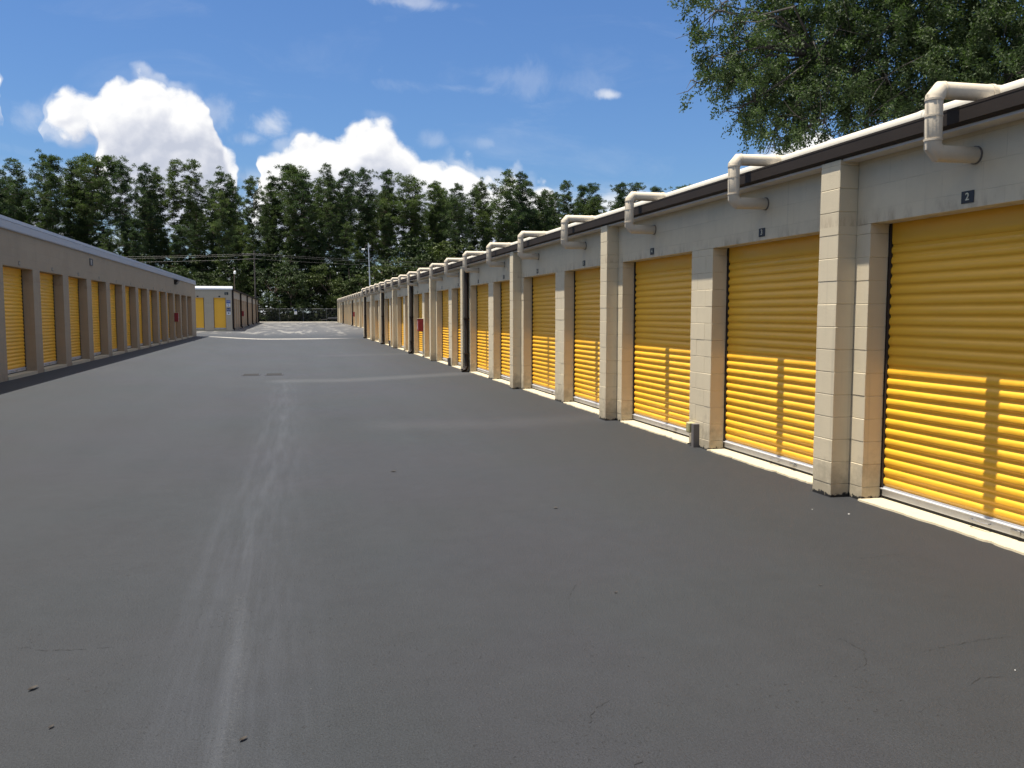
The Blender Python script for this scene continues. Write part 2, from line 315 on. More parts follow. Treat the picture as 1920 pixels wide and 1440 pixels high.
# ------------------------------------------------------------------ geometry helpers
WL = {}                                     # world location of each root / part
def tag(o, label=None, cat=None, group=None, kind=None):
    if label: o['label'] = label
    if cat: o['category'] = cat
    if group: o['group'] = group
    if kind: o['kind'] = kind
    return o
def thing(name, label, cat, loc, group=None):
    o = bpy.data.objects.new(name, None); COL.objects.link(o); o.location = loc; o.empty_display_size = .3
    WL[o.name] = Vector(loc); return tag(o, label, cat, group)
def link(name, me, parent=None, org=(0, 0, 0)):
    o = bpy.data.objects.new(name, me); COL.objects.link(o); org = Vector(org)
    WL[o.name] = org.copy()
    if parent: o.parent = parent; o.location = org - WL[parent.name]
    else: o.location = org
    return o
class MB:
    def __init__(s): s.v = []; s.f = []
    def quad(s, a, b, c, d): n = len(s.v); s.v += [a, b, c, d]; s.f.append((n, n + 1, n + 2, n + 3))
    def box(s, x0, x1, y0, y1, z0, z1, c=0):
        if x0 > x1: x0, x1 = x1, x0
        if y0 > y1: y0, y1 = y1, y0
        n = len(s.v)
        if not c:
            s.v += [(x, y, z) for z in (z0, z1) for y in (y0, y1) for x in (x0, x1)]
            s.f += [tuple(n + i for i in q) for q in ((0, 2, 3, 1), (4, 5, 7, 6), (0, 1, 5, 4), (2, 6, 7, 3), (0, 4, 6, 2), (1, 3, 7, 5))]
            return s
        # chamfered box: three vertices per corner
        idx = {}
        for i, x in enumerate((x0, x1)):
            for j, y in enumerate((y0, y1)):
                for k, z in enumerate((z0, z1)):
                    sx, sy, sz = (c if i == 0 else -c), (c if j == 0 else -c), (c if k == 0 else -c)
                    idx[i, j, k] = len(s.v)
                    s.v += [(x, y + sy, z + sz), (x + sx, y, z + sz), (x + sx, y + sy, z)]
        X = lambda i, j, k, a: idx[i, j, k] + a
        s.f += [(X(0,0,0,0), X(0,0,1,0), X(0,1,1,0), X(0,1,0,0)), (X(1,0,0,0), X(1,1,0,0), X(1,1,1,0), X(1,0,1,0)),
                (X(0,0,0,1), X(1,0,0,1), X(1,0,1,1), X(0,0,1,1)), (X(0,1,0,1), X(0,1,1,1), X(1,1,1,1), X(1,1,0,1)),
                (X(0,0,0,2), X(0,1,0,2), X(1,1,0,2), X(1,0,0,2)), (X(0,0,1,2), X(1,0,1,2), X(1,1,1,2), X(0,1,1,2))]
        for j in (0, 1):
            for k in (0, 1): s.f.append((X(0,j,k,1), X(0,j,k,2), X(1,j,k,2), X(1,j,k,1)))
        for i in (0, 1):
            for k in (0, 1): s.f.append((X(i,0,k,0), X(i,0,k,2), X(i,1,k,2), X(i,1,k,0)))
            for j in (0, 1): s.f.append((X(i,j,0,0), X(i,j,0,1), X(i,j,1,1), X(i,j,1,0)))
            for j in (0, 1):
                for k in (0, 1): s.f.append((X(i,j,k,0), X(i,j,k,1), X(i,j,k,2)))
        return s
    def prism(s, prof, a0, a1, axis='y'):
        n = len(s.v); m_ = len(prof)
        for a in (a0, a1):
            for (p, q) in prof: s.v.append((p, a, q) if axis == 'y' else (a, p, q))
        for i in range(m_): j = (i + 1) % m_; s.f.append((n + i, n + j, n + m_ + j, n + m_ + i))
        s.f.append(tuple(n + i for i in range(m_))[::-1]); s.f.append(tuple(n + m_ + i for i in range(m_)))
        return s
    def tube(s, pts, r, n=12, cap=True, flat=False):
        pts = [Vector(p) for p in pts]; rs = list(r) if isinstance(r, (list, tuple)) else [r] * len(pts)
        keep = [i for i in range(len(pts)) if i == 0 or (pts[i] - pts[i - 1]).length > 1e-4]; pts = [pts[i] for i in keep]; rs = [rs[i] for i in keep]
        if len(pts) < 2: return s
        up = None; rings = []
        for i, p in enumerate(pts):
            a = (pts[i] - pts[i - 1]).normalized() if i else (pts[1] - pts[0]).normalized()
            b = (pts[i + 1] - pts[i]).normalized() if i < len(pts) - 1 else a
            t_ = (a + b).normalized() if (a + b).length > 1e-6 else a
            if up is None:
                up = Vector((0, 0, 1)) if abs(t_.z) < .9 else Vector((0, 1, 0))
            x = t_.cross(up).normalized(); y = x.cross(t_).normalized(); up = y
            k = 1 / max(.5, math.cos(a.angle(b, 0) / 2)) if a.angle(b, 0) > 1e-4 else 1
            bend = (b - a); bend = bend.normalized() if bend.length > 1e-4 else None
            ring = []
            for q in range(n):
                an = 2 * math.pi * q / n; o = (x * math.cos(an) + y * math.sin(an)) * rs[i]
                if bend is not None and k > 1: o = o + bend * o.dot(bend) * (k - 1)
                ring.append(len(s.v)); s.v.append(tuple(p + o))
            rings.append(ring)
        for A, B in zip(rings[:-1], rings[1:]):
            for q in range(n): s.f.append((A[q], A[(q + 1) % n], B[(q + 1) % n], B[q]))
        if cap: s.f.append(tuple(rings[0])[::-1]); s.f.append(tuple(rings[-1]))
        return s
    def mesh(s, name, mt, org=(0, 0, 0), smooth=False):
        me = bpy.data.meshes.new(name); ox, oy, oz = org
        me.from_pydata([(x - ox, y - oy, z - oz) for x, y, z in s.v], [], s.f); me.materials.append(M[mt]); me.update()
        if smooth: me.polygons.foreach_set('use_smooth', [True] * len(me.polygons)); me.set_sharp_from_angle(angle=R(38))
        return me
    def build(s, name, mt, parent=None, smooth=False):
        xs, ys, zs = zip(*s.v); org = ((min(xs) + max(xs)) / 2, (min(ys) + max(ys)) / 2, min(zs))
        return link(name, s.mesh(name, mt, org, smooth), parent, org)
def copy_tree(o, delta=(0, 0, 0), parent=None, loc=None):
    c = o.copy(); COL.objects.link(c)
    if parent is not None: c.parent = parent
    c.location = Vector(loc) if loc is not None else o.location + Vector(delta)
    WL[c.name] = WL[o.name] + Vector(delta)
    for k in [x for x in KIDS.get(o.name, [])]:
        kc = copy_tree(k, (0, 0, 0), c); KIDS.setdefault(c.name, []).append(kc)
    return c
KIDS = {}
def kid(p, c): KIDS.setdefault(p.name, []).append(c); return c
def text(name, body, size, loc, rot, mt, parent=None, ext=.002):
    cu = bpy.data.curves.new(name, 'FONT'); cu.body = body; cu.size = size; cu.extrude = ext
    cu.align_x = 'CENTER'; cu.align_y = 'CENTER'; cu.resolution_u = 3; cu.offset = .012 * size
    tmp = bpy.data.objects.new('tmp', cu); COL.objects.link(tmp)
    me = bpy.data.meshes.new_from_object(tmp.evaluated_get(bpy.context.evaluated_depsgraph_get()))
    bpy.data.objects.remove(tmp); bpy.data.curves.remove(cu); me.name = name; me.materials.clear(); me.materials.append(M[mt])
    o = link(name, me, parent, loc); o.rotation_euler = rot; return o
def sstep(a, b, x): t_ = min(1, max(0, (x - a) / (b - a))); return t_ * t_ * (3 - 2 * t_)
def gz(x, y):
    left = .17 * sstep(-1.6, -6.2, x) if x > -6.2 else .17
    far = .32 + .0018 * min(max(y - 76, 0), 61); s_ = sstep(60, 76, y)
    return left * (1 - s_) + far * s_

# ------------------------------------------------------------------ ground
def grid(name, xs, ys, mt, dz=0.):
    v = [(x, y, gz(x, y) + dz) for y in ys for x in xs]; n = len(xs)
    f = [(j * n + i, j * n + i + 1, (j + 1) * n + i + 1, (j + 1) * n + i) for j in range(len(ys) - 1) for i in range(n - 1)]
    me = bpy.data.meshes.new(name); me.from_pydata(v, [], f); me.materials.append(M[mt])
    me.polygons.foreach_set('use_smooth', [True] * len(me.polygons))
    o = bpy.data.objects.new(name, me); COL.objects.link(o); return tag(o, kind='structure')
grid('ground', [-1800, -400, -60, -6.2, -5, -4, -3, -1.6, 20, 60, 400, 1800], [-900, -60, 0, 58, 60, 64, 68, 72, 76, 100, 137, 200, 900, 2500], 'soil', -.03)
grid('asphalt_yard', [-45, -20] + [-6.2 + .4 * i for i in range(13)] + [0, 3, 6, 20, 45], [-25, 0, 20, 40, 58] + [60 + i for i in range(0, 18)] + [90, 110, 136.4], 'asphalt')

# ------------------------------------------------------------------ roll-up door (curtain faces -X, centred on y, base at z=0)
RIB = [(0, 0), (.12, .02), (.20, .22), (.27, .62), (.34, .9), (.42, 1), (.60, 1), (.70, .93), (.79, .72), (.88, .36), (.95, .08)]
def door_mesh(wd, ht, seg, per=.0885):
    prof = []; flat_top = .12; n = int((ht - flat_top - .10) / per); z0 = .10
    for i in range(n):
        for a, h in (RIB if seg > 8 else RIB[::2]): prof.append((-.0145 * h, z0 + (i + a) * per))
    zt = z0 + n * per
    prof += [(0, zt), (.004, zt + .006), (-.010, zt + .018), (-.014, zt + .05), (-.012, ht)]
    b = MB(); nd = 3
    for j in range(nd + 1):
        for x, z in prof: b.v.append((x, -wd / 2 + wd * j / nd, z))
    m_ = len(prof)
    for j in range(nd):
        for i in range(m_ - 1): b.f.append((j * m_ + i, j * m_ + i + 1, (j + 1) * m_ + i + 1, (j + 1) * m_ + i))
    me = b.mesh('door', 'yellow'); me.polygons.foreach_set('use_smooth', [True] * len(me.polygons)); me.set_sharp_from_angle(angle=R(60))
    return me
def door_proto(wd, ht, seg, parent, loc, slot=.09):
    d = kid(parent, link('door', door_mesh(wd, ht, seg), parent, loc)); L = Vector(loc)
    def sub(name, b, mt, sm=False): o = link(name, b.mesh(name, mt, (0, 0, 0), sm), d, L); kid(d, o)
    b = MB(); b.box(-.022, .012, -wd / 2, wd / 2, .018, .088, .003); b.box(-.012, .010, -wd / 2, wd / 2, .088, .102); b.box(-.034, -.0225, -wd / 2, wd / 2, .076, .086, .002)
    sub('bottom_bar', b, 'alu')
    b = MB(); b.box(-.012, .004, -wd / 2, wd / 2, -.004, .018); sub('rubber_seal', b, 'tyre')
    b = MB(); b.tube([(-.022, -.09, .05), (-.05, -.09, .052), (-.06, -.07, .054), (-.06, .07, .054), (-.05, .09, .052), (-.022, .09, .05)], .006, 8); sub('handle', b, 'steel', True)
    b = MB(); b.box(-.030, -.0225, -.40, -.28, .035, .065, .003); b.box(-.038, -.0302, -.375, -.345, .030, .07, .003); sub('latch', b, 'steel')
    for s_ in (-1, 1):
        b = MB(); b.box(-.022, .0, s_ * wd / 2 - .0005 * s_, s_ * (wd / 2 - .028), 0, ht); sub('guide_rail', b, 'guide')
    return d

def sill_mesh(wd, dep, seed, fwd):           # jagged painted apron; local +x points out of the wall by fwd
    r_ = random.Random(seed); n = 46; b = MB(); pr = []
    off = 0
    for i in range(n + 1):
        off = off * .7 + r_.uniform(-.009, .009); pr.append(off - (.018 if r_.random() < .08 else 0))
    for i in range(n + 1):
        y = -wd / 2 + wd * i / n; e = dep + pr[i]
        b.v += [(0, y, .0), (fwd * e, y, -.002), (fwd * (e + .012), y, -.06)]
    for i in range(n):
        for k in range(2): a = i * 3 + k; b.f.append((a, a + 1, a + 4, a + 3))
    return b.mesh('sill', 'sill')

def course_pier(b, x0, x1, y0, y1, z0, zt, r_, c=.0035, split=True):
    """stacked block courses with recessed joints"""
    h = .203; zs = [z0]; z = .12 + (zt * 0)
    while z < zt - .02:
        if z > z0 + .03: zs.append(z)
        z += h
    zs.append(zt)
    xi0, xi1, yi0, yi1 = min(x0, x1) + .0045, max(x0, x1) - .0045, y0 + .0045, y1 - .0045
    b.box(xi0, xi1, yi0, yi1, z0, zt - .001)
    for i, (a, d) in enumerate(zip(zs[:-1], zs[1:])):
        j = lambda: r_.uniform(-.0018, .0018)
        g = .0013
        if split and y1 - y0 > .4:
            ym = y0 + (y1 - y0) * (.31 if i % 2 else .69) + j()
            b.box(x0 + j(), x1, y0 + j(), ym - g, a + g, d - g, c); b.box(x0 + j(), x1, ym + g, y1 + j(), a + g, d - g, c)
        else: b.box(x0 + j(), x1, y0 + j(), y1 + j(), a + g, d - g, c)

# ------------------------------------------------------------------ long row with pilasters, gutter and vent pipes (facing -X)
PITCH = 2.885
def pipe_row(label, XW, zb, first_F, n_pil, kdoors, y_start, y_end, depth, spouts, numbers, near_detail, cat='storage building'):
    """XW wall face; first_F far edge of pilaster 1; doors centred at first_F-1.627+PITCH*k"""
    root = thing('storage_building', label, cat, (XW + depth / 2, (y_start + y_end) / 2, zb))
    r_ = random.Random(int(XW * 100)); z = lambda a: a + zb
    DW = 2.33; yc0 = first_F - 1.627
    # walls
    b = MB(); b.box(XW, XW + .19, y_start, y_end, z(2.44), z(3.08))
    ys = [yc0 + PITCH * k for k in kdoors]
    edges = [y_start] + [q for y in ys for q in (y - DW / 2, y + DW / 2)] + [y_end]
    b.build('lintel_wall', 'wall_soft', root)
    for a, d in zip(edges[0::2], edges[1::2]):
        if d - a > .02: b = MB(); course_pier(b, XW, XW + .19, a, d, z(-.08), z(2.44), r_); b.build('pier', 'block', root)
    b = MB(); b.box(XW + .19, XW + depth, y_start, y_start + .2, z(-.1), z(3.06)); b.box(XW + .19, XW + depth, y_end - .2, y_end, z(-.1), z(3.06))
    b.box(XW + depth - .2, XW + depth, y_start + .2, y_end - .2, z(-.1), z(3.06)); b.box(XW + .19, XW + .35, y_start + .2, y_end - .2, z(2.6), z(3.06))
    b.build('end_wall', 'cmu', root)
    b = MB(); b.box(XW + .01, XW + depth + .05, y_start - .03, y_end + .03, z(3.081), z(3.20)); b.build('roof', 'roof', root)
    # pilasters
    for k in n_pil:
        F = first_F + 2 * PITCH * k
        b = MB(); course_pier(b, XW - .19, XW - .001, F - .28, F, z(-.08), z(3.008), r_, .004); b.build('pilaster', 'block', root)
    # gutter + trim
    g = XW - .22
    prof = [(XW - .001, z(3.145)), (XW - .001, z(3.012)), (XW - .18, z(3.012)), (g + .004, z(3.03)), (g + .002, z(3.12)), (g, z(3.125)), (g, z(3.142)), (g + .008, z(3.142)), (g + .014, z(3.13)), (XW - .02, z(3.13)), (XW - .02, z(3.145))]
    b = MB(); b.prism(prof, y_start - .02, y_end + .02); b.build('gutter', 'gutter', root)
    b = MB()
    Fs = [first_F + 2 * PITCH * k for k in n_pil]; cur = y_start
    for F in Fs: b.box(XW - .165, XW - .001, cur, F - .282, z(2.990), z(3.011)); cur = F + .002
    if cur < y_end: b.box(XW - .165, XW - .001, cur, y_end, z(2.990), z(3.011))
    b.build('drip_trim', 'trim', root)
    # downspouts
    for k in spouts:
        F = first_F + 2 * PITCH * k; yc = F - .28 - .062
        b = MB(); b.tube([(XW - .085, yc, z(3.012)), (XW - .085, yc, z(.16)), (XW - .13, yc, z(.085)), (XW - .23, yc, z(.05))], .058, 4)
        b.box(XW - .16, XW - .012, yc - .07, yc + .055, z(1.5), z(1.54)); b.box(XW - .16, XW - .012, yc - .07, yc + .055, z(.5), z(.54))
        ds = b.build('downspout', 'gutter', root)
        b = MB(); b.box(XW - .24, XW - .20, yc - .05, yc + .05, z(.10), z(.108)); o = b.build('splash_flap', 'alu', ds)
    # header pipe with couplings
    b = MB(); b.tube([(XW + .19, y_start + .1, z(3.262)), (XW + .19, y_end - .1, z(3.262))], .062, 14)
    y = y_start + 1.3 + .3
    while y < y_end: b.tube([(XW + .19, y, z(3.262)), (XW + .19, y + .07, z(3.262))], .0665, 14); y += 3.05
    b.build('header_pipe', 'header', root, True)
    # branch pipes, one above every door
    def branch(y):
        b = MB(); xv = XW - .375; r = .0605
        b.tube([(XW + .02, y, z(2.815)), (xv + .045, y, z(2.815)), (xv, y, z(2.862)), (xv, y, z(3.205)), (xv + .05, y, z(3.262)), (XW + .19, y, z(3.264))], r, 16)
        b.tube([(xv, y, z(2.90)), (xv, y, z(2.915))], r + .004, 16); b.tube([(xv, y, z(3.185)), (xv, y, z(3.20))], r + .004, 16); b.tube([(xv, y, z(3.07)), (xv, y, z(3.083))], r + .003, 16)
        b.tube([(xv + .06, y, z(3.262)), (xv + .075, y, z(3.262))], r + .004, 16); b.tube([(XW + .09, y, z(3.264)), (XW + .125, y, z(3.264))], r + .005, 16)
        o = b.build('vent_pipe', 'pvc', root, True)
        b = MB(); b.tube([(XW - .012, y, z(2.815)), (XW + .004, y, z(2.815))], r + .006, 16)
        kid(o, b.build('flange', 'stain', o, True))
        return o
    p0 = branch(ys[0]); pipes = [p0]
    for y in ys[1:]:
        c = copy_tree(p0, (0, y - ys[0], 0), root); c.rotation_euler = (0, R(r_.uniform(-.8, .8)), R(r_.uniform(-1.2, 1.2))); pipes.append(c)
    # doors, sills, number plates
    d0 = door_proto(DW, 2.425, near_detail, root, (XW + .215, ys[0], z(.025)))
    sm_ = [sill_mesh(DW + .02, .225, s_, -1) for s_ in range(5)]
    for i, y in enumerate(ys):
        if i: copy_tree(d0, (0, y - ys[0], 0), root)
        link('sill', sm_[i % 5], root, (XW + .212, y, z(.018)))
        if numbers:
            num = numbers + i
            if num < 1: continue
            b = MB(); b.box(XW - .006, XW - .001, y - .065, y + .065, z(2.478), z(2.565), .002); pl = b.build('number_plate', 'black', root)
            if num < 21: text('numeral', str(num), .075, (XW - .008, y, z(2.522)), (R(90), 0, R(-90)), 'cream', pl)
    return root, ys
B, BYS = pipe_row('nearest right storage row, tan block with big yellow doors and cream vent pipes',
         4.88, 0., 6.983, range(-5, 10), range(-10, 19), -26.0, 58.94, 7.7, (3, 5, 7, 9), None, 14)
# door numbers run 1.. away from the gate: door beside pilaster one is number 2
for i, y in enumerate(BYS):
    num = i - 8
    if num < 1: continue
    b = MB(); b.box(4.874, 4.879, y - .062 + .06, y + .062 + .06, 2.478, 2.568, .002); pl = b.build('number_plate', 'black', B)
    text('numeral', str(num), .078, (4.8725, y + .06, 2.523), (R(90), 0, R(-90)), 'cream', pl)
Dd, DYS = pipe_row('far right storage row with cream pipes, past the crossing lane',
         6.44, .34, 66.0 + 5.77, range(0, 10), range(-1, 18), 67.2, 123.8, 6.0, (1, 4, 7), None, 6)

# ------------------------------------------------------------------ left row (shaded side, faces +X)
def plain_row(label, XW, zb, openings, wd, door_z, lintel, top, y0, y1, depth, cat, seg=8, fasc='fascia', pos=None, gut=True):
    root = thing('storage_building', label, cat, (XW - depth / 2, (y0 + y1) / 2, zb)); r_ = random.Random(5)
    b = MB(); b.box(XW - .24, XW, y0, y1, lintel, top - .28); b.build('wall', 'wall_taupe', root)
    edges = [y0] + [q for e in openings for q in (e - wd, e)] + [y1]
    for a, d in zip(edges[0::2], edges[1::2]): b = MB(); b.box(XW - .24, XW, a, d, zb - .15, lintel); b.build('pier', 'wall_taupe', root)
    b = MB(); b.box(XW - depth, XW - .24, y1 - .2, y1, zb - .15, top - .28); b.box(XW - depth, XW - depth + .2, y0, y1 - .2, zb - .15, top - .28)
    b.build('end_wall', 'cmu', root)
    b = MB(); f = XW + .05
    b.prism([(f - .05 - .2, top - .279), (f - .012, top - .279), (f - .012, top - .262), (f, top - .262), (f, top - .105), (f - .02, top - .10), (f - .02, top - .09), (f - .006, top - .085), (f - .02, top), (f - .25, top)], y0 - .05, y1 + .06)
    fo = b.build('fascia', fasc, root)
    b = MB(); b.box(XW - depth - .05, XW - .202, y0 - .05, y1 + .05, top - .2, top - .012); b.build('roof', 'roof', root)
    H = lintel - door_z + .02
    d0 = door_proto(wd, H, seg, root, (XW - .26, openings[0] - wd / 2, door_z)); d0.rotation_euler = (0, 0, math.pi)
    b = MB(); b.box(XW - .262, XW + .015, -wd / 2 - 0 + openings[0] - wd / 2 + 0, openings[0], zb - .1, door_z - .004); s0 = b.build('sill', 'sill', root)
    for e in openings[1:]:
        copy_tree(d0, (0, e - openings[0], 0), root); copy_tree(s0, (0, e - openings[0], 0), root)
    return root
AE = [23.53 + 2.88 * k for k in range(-15, 13)]
A = plain_row('long shaded left storage row with yellow doors under a pale grey fascia', -6.16, .17, AE, 2.26, .25, 2.735, 3.82, -24.0, 60.5, 8.0, 'storage building')
for i, e_ in enumerate(AE):
    y = e_ - 1.05; b = MB(); b.box(-6.154, -6.159, y - .06, y + .06, 2.79, 2.88, .001); pl = b.build('number_plate', 'greybox', A)
    b = MB()
    for q in (-.022, .022): b.box(-6.1505, -6.153, y + q - .008, y + q + .008, 2.81, 2.86)
    b.build('numeral', 'cream', pl)
# framed vent, flood light on the left row
b = MB(); y0, y1, z0, z1 = 29.78, 30.16, 3.18, 3.40
v = thing('wall_vent', 'small framed vent high on the shaded left row, above its fourth visible door', 'wall vent', (-6.15, 29.97, 3.18))
for q in ((y0, y0 + .07, z0, z1), (y1 - .07, y1, z0, z1), (y0 + .07, y1 - .07, z0, z0 + .03), (y0 + .07, y1 - .07, z1 - .03, z1)): b.box(-6.159, -6.13, *q, .002)
b.build('frame', 'greybox', v); b = MB()
for k in range(5): b.prism([(-6.157, z0 + .035 + k * .031), (-6.14, z0 + .035 + k * .031), (-6.157, z0 + .062 + k * .031)], y0 + .07, y1 - .07)
b.build('louvre', 'trim', v)
v = thing('flood_light', 'dark wedge-shaped light under the fascia near the far end of the left row', 'wall light', (-6.1, 50.36, 3.28))
b = MB(); b.prism([(-6.159, 3.50), (-5.98, 3.50), (-5.96, 3.44), (-6.06, 3.30), (-6.159, 3.25)], 49.95, 50.75); b.build('housing', 'gutter', v)
b = MB(); b.prism([(-5.957, 3.432), (-6.052, 3.305), (-6.062, 3.312), (-5.967, 3.44)], 50.02, 50.68); b.build('lens', 'greybox', v)

# ------------------------------------------------------------------ block C, seen past the left row
CX, CY, CZ, CT = -4.54, 71.0, .32, 3.78
Cb = thing('storage_building', 'storage block past the left row with narrow yellow doors and white fascia', 'storage building', (-10, 95, CZ))
doorsx = [(-5.908, -5.005), (-7.53, -6.61), (-9.2, -8.28), (-10.85, -9.93), (-12.5, -11.6)]
b = MB(); b.box(-14.5, CX, CY, CY + .2, 2.90, 3.52)
ex = [-14.5] + [q for a in sorted(doorsx) for q in a] + [CX]
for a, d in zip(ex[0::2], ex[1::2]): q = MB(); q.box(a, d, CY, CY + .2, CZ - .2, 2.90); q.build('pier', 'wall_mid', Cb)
SY1 = 124.0
spy = [72.6 + 2.885 * k for k in range(18)]
b.box(CX - .2, CX, CY + .2, SY1, 2.88, 3.52)
ed = [CY + .2] + [q for y in spy for q in (y, y + 2.2)] + [SY1]
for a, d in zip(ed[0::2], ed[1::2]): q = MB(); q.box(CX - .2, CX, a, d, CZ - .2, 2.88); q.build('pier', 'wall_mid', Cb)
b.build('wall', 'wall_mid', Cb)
b = MB(); b.box(-14.5, -14.3, CY + .2, SY1, CZ - .2, 3.52); b.box(-14.3, CX - .2, SY1 - .2, SY1, CZ - .2, 3.52); b.build('end_wall', 'cmu', Cb)
b = MB(); b.prism([(CY + .2, 3.521), (CY - .06, 3.521), (CY - .075, 3.55), (CY - .075, 3.64), (CY - .055, 3.65), (CY - .05, 3.66), (CY + .01, 3.79), (CY + .2, 3.80)], -14.6, CX + .07, 'x'); b.build('fascia', 'fasciaw', Cb)
b = MB(); b.box(-14.5, CX + .06, CY + .201, SY1 + .05, 3.521, 3.66); b.build('roof', 'roof', Cb)
b = MB(); b.prism([(CX + .001, 3.50), (CX + .14, 3.50), (CX + .15, 3.56), (CX + .15, 3.62), (CX + .061, 3.62), (CX + .061, 3.52), (CX + .001, 3.52)], CY + .02, SY1); b.build('gutter', 'gutter', Cb)
for y in (CY + .10, 82.0, 94.0, 105.5, 116.4, 123.8):
    b = MB(); b.tube([(CX + .10, y, 3.50), (CX + .07, y, 3.35), (CX + .07, y, CZ + .2), (CX + .2, y, CZ + .08)], .075, 4); b.build('downspout', 'gutter', Cb)
d0 = door_proto(doorsx[0][1] - doorsx[0][0], 2.48, 5, Cb, (sum(doorsx[0]) / 2, CY + .1, .44)); d0.rotation_euler = (0, 0, R(90))
sb = MB(); sb.box(doorsx[0][0], doorsx[0][1], CY - .03, CY + .2, CZ - .1, .43); s0 = sb.build('sill', 'sill', Cb)
for a in doorsx[1:]: copy_tree(d0, (a[0] - doorsx[0][0], 0, 0), Cb); copy_tree(s0, (a[0] - doorsx[0][0], 0, 0), Cb)
dB = door_proto(2.2, 2.46, 5, Cb, (CX - .22, spy[0] + 1.1, .44)); dB.rotation_euler = (0, 0, math.pi)
for y in spy[1:]: copy_tree(dB, (0, y - spy[0], 0), Cb)
for a, d in doorsx:
    b = MB(); b.box((a + d) / 2 - .07, (a + d) / 2 + .07, CY - .008, CY - .001, 2.95, 3.05); b.build('number_plate', 'black', Cb)
v = thing('letter_sign', 'small black plate with a pale letter L high beside the corner of the white-fascia block', 'letter sign', (-4.93, CY - .01, 3.12))
b = MB(); b.box(-5.07, -4.79, CY - .014, CY - .001, 3.12, 3.33, .002); b.build('plate', 'black', v)
text('letter', 'L', .20, (-4.935, CY - .017, 3.225), (R(90), 0, 0), 'cream', v)
# four little panels beside door
def panel(label, z0, z1, parts):
    v = thing('wall_sign', label, 'wall sign', (-4.79, CY - .01, z0), 'small signs beside the yellow door of the far block')
    b = MB(); b.box(-4.94, -4.655, CY - .012, CY - .001, z0, z1, .002); b.build('panel', parts[0], v)
    b = MB()
    for (a, d, e_, f_) in parts[2]: b.box(-4.94 + a, -4.94 + d, CY - .0145, CY - .0125, z0 + e_, z0 + f_)
    b.build('marking', parts[1], v)
panel('blue sign with a pale line of print, topmost of the four beside the yellow door', 2.46, 2.71, ('blue', 'whitep', [(.03, .07, .15, .19), (.09, .15, .15, .19), (.17, .25, .15, .19), (.03, .25, .03, .045)]))
panel('white sign with a blue figure on it, second from the top beside the yellow door', 2.20, 2.45, ('whitep', 'blue', [(.07, .19, .19, .215), (.07, .10, .13, .19), (.07, .19, .115, .14), (.16, .19, .05, .115), (.07, .19, .03, .055)]))
panel('dark navy sign with a pale band, third from the top beside the yellow door', 1.83, 2.10, ('navy', 'whitep', [(.02, .265, .10, .13), (.02, .09, .18, .20), (.19, .265, .18, .20)]))
panel('white sign with a black block, lowest of the four beside the yellow door', 1.57, 1.82, ('whitep', 'black', [(.08, .20, .10, .17), (.11, .17, .08, .10)]))

# ------------------------------------------------------------------ fire extinguisher cabinets
def cabinet(label, loc, sx):                 # sx = -1 faces -X, +1 faces +X
    x, y, z = loc; v = thing('fire_extinguisher_cabinet', label, 'extinguisher cabinet', loc, 'red extinguisher cabinets on the walls')
    b = MB(); b.box(x, x + sx * .20, y - .16, y + .16, z, z + .48, .012); b.build('housing', 'red', v)
    b = MB(); b.box(x + sx * .201, x + sx * .208, y - .10, y + .10, z + .08, z + .40); b.build('window', 'glass', v)
    b = MB(); b.box(x - sx * .0, x + sx * .215, y - .17, y + .17, z + .482, z + .495, .003); b.build('lid', 'sill', v)
    b = MB(); b.box(x + sx * .2085, x + sx * .222, y + .11, y + .13, z + .2, z + .28); b.build('latch', 'steel', v)
cabinet('red extinguisher cabinet on a pier of the nearest right row, beside its sixth pilaster', (4.879, 32.9, .98), -1)
cabinet('small red extinguisher cabinet on the far right row past the crossing lane', (6.439, DYS[8] + PITCH / 2 + 1.2 - 1.2, 1.35), -1)
cabinet('dull red extinguisher cabinet near the far end of the shaded left row', (-6.159, 23.53 + 2.88 * 9 + .32, 1.22), 1)
cabinet('dark red extinguisher cabinet on the shaded side of the white-fascia block', (-4.539, 84.35, 1.42), 1)

# ------------------------------------------------------------------ outlet posts on the right wall
v = thing('outlet_post', 'dark grey conduit post with an olive cover box on the pier left of door three', 'electrical outlet', (4.82, 9.72, 0))
b = MB(); b.box(4.80, 4.879, 9.67, 9.735, -.05, .295, .004); b.build('post', 'greybox', v)
b = MB(); b.box(4.79, 4.879, 9.78, 9.87, .17, .30, .012); b.build('cover_box', 'olive', v)
v = thing('outlet_post', 'short grey conduit post at the foot of a pier before the fifth pilaster', 'electrical outlet', (4.82, 27.0, 0))
b = MB(); b.box(4.80, 4.879, 26.93, 27.05, -.05, .26, .004); b.build('post', 'greybox', v)
b = MB(); b.box(4.785, 4.7995, 26.95, 27.03, .15, .25, .004); b.build('cover_box', 'greybox', v)
v = thing('outlet_post', 'distant grey conduit post at the foot of a pier beyond the red cabinet', 'electrical outlet', (4.82, BYS[23] + 1.4, 0))
b = MB(); b.box(4.80, 4.879, BYS[23] + 1.35, BYS[23] + 1.45, -.05, .28, .004); b.build('post', 'greybox', v)

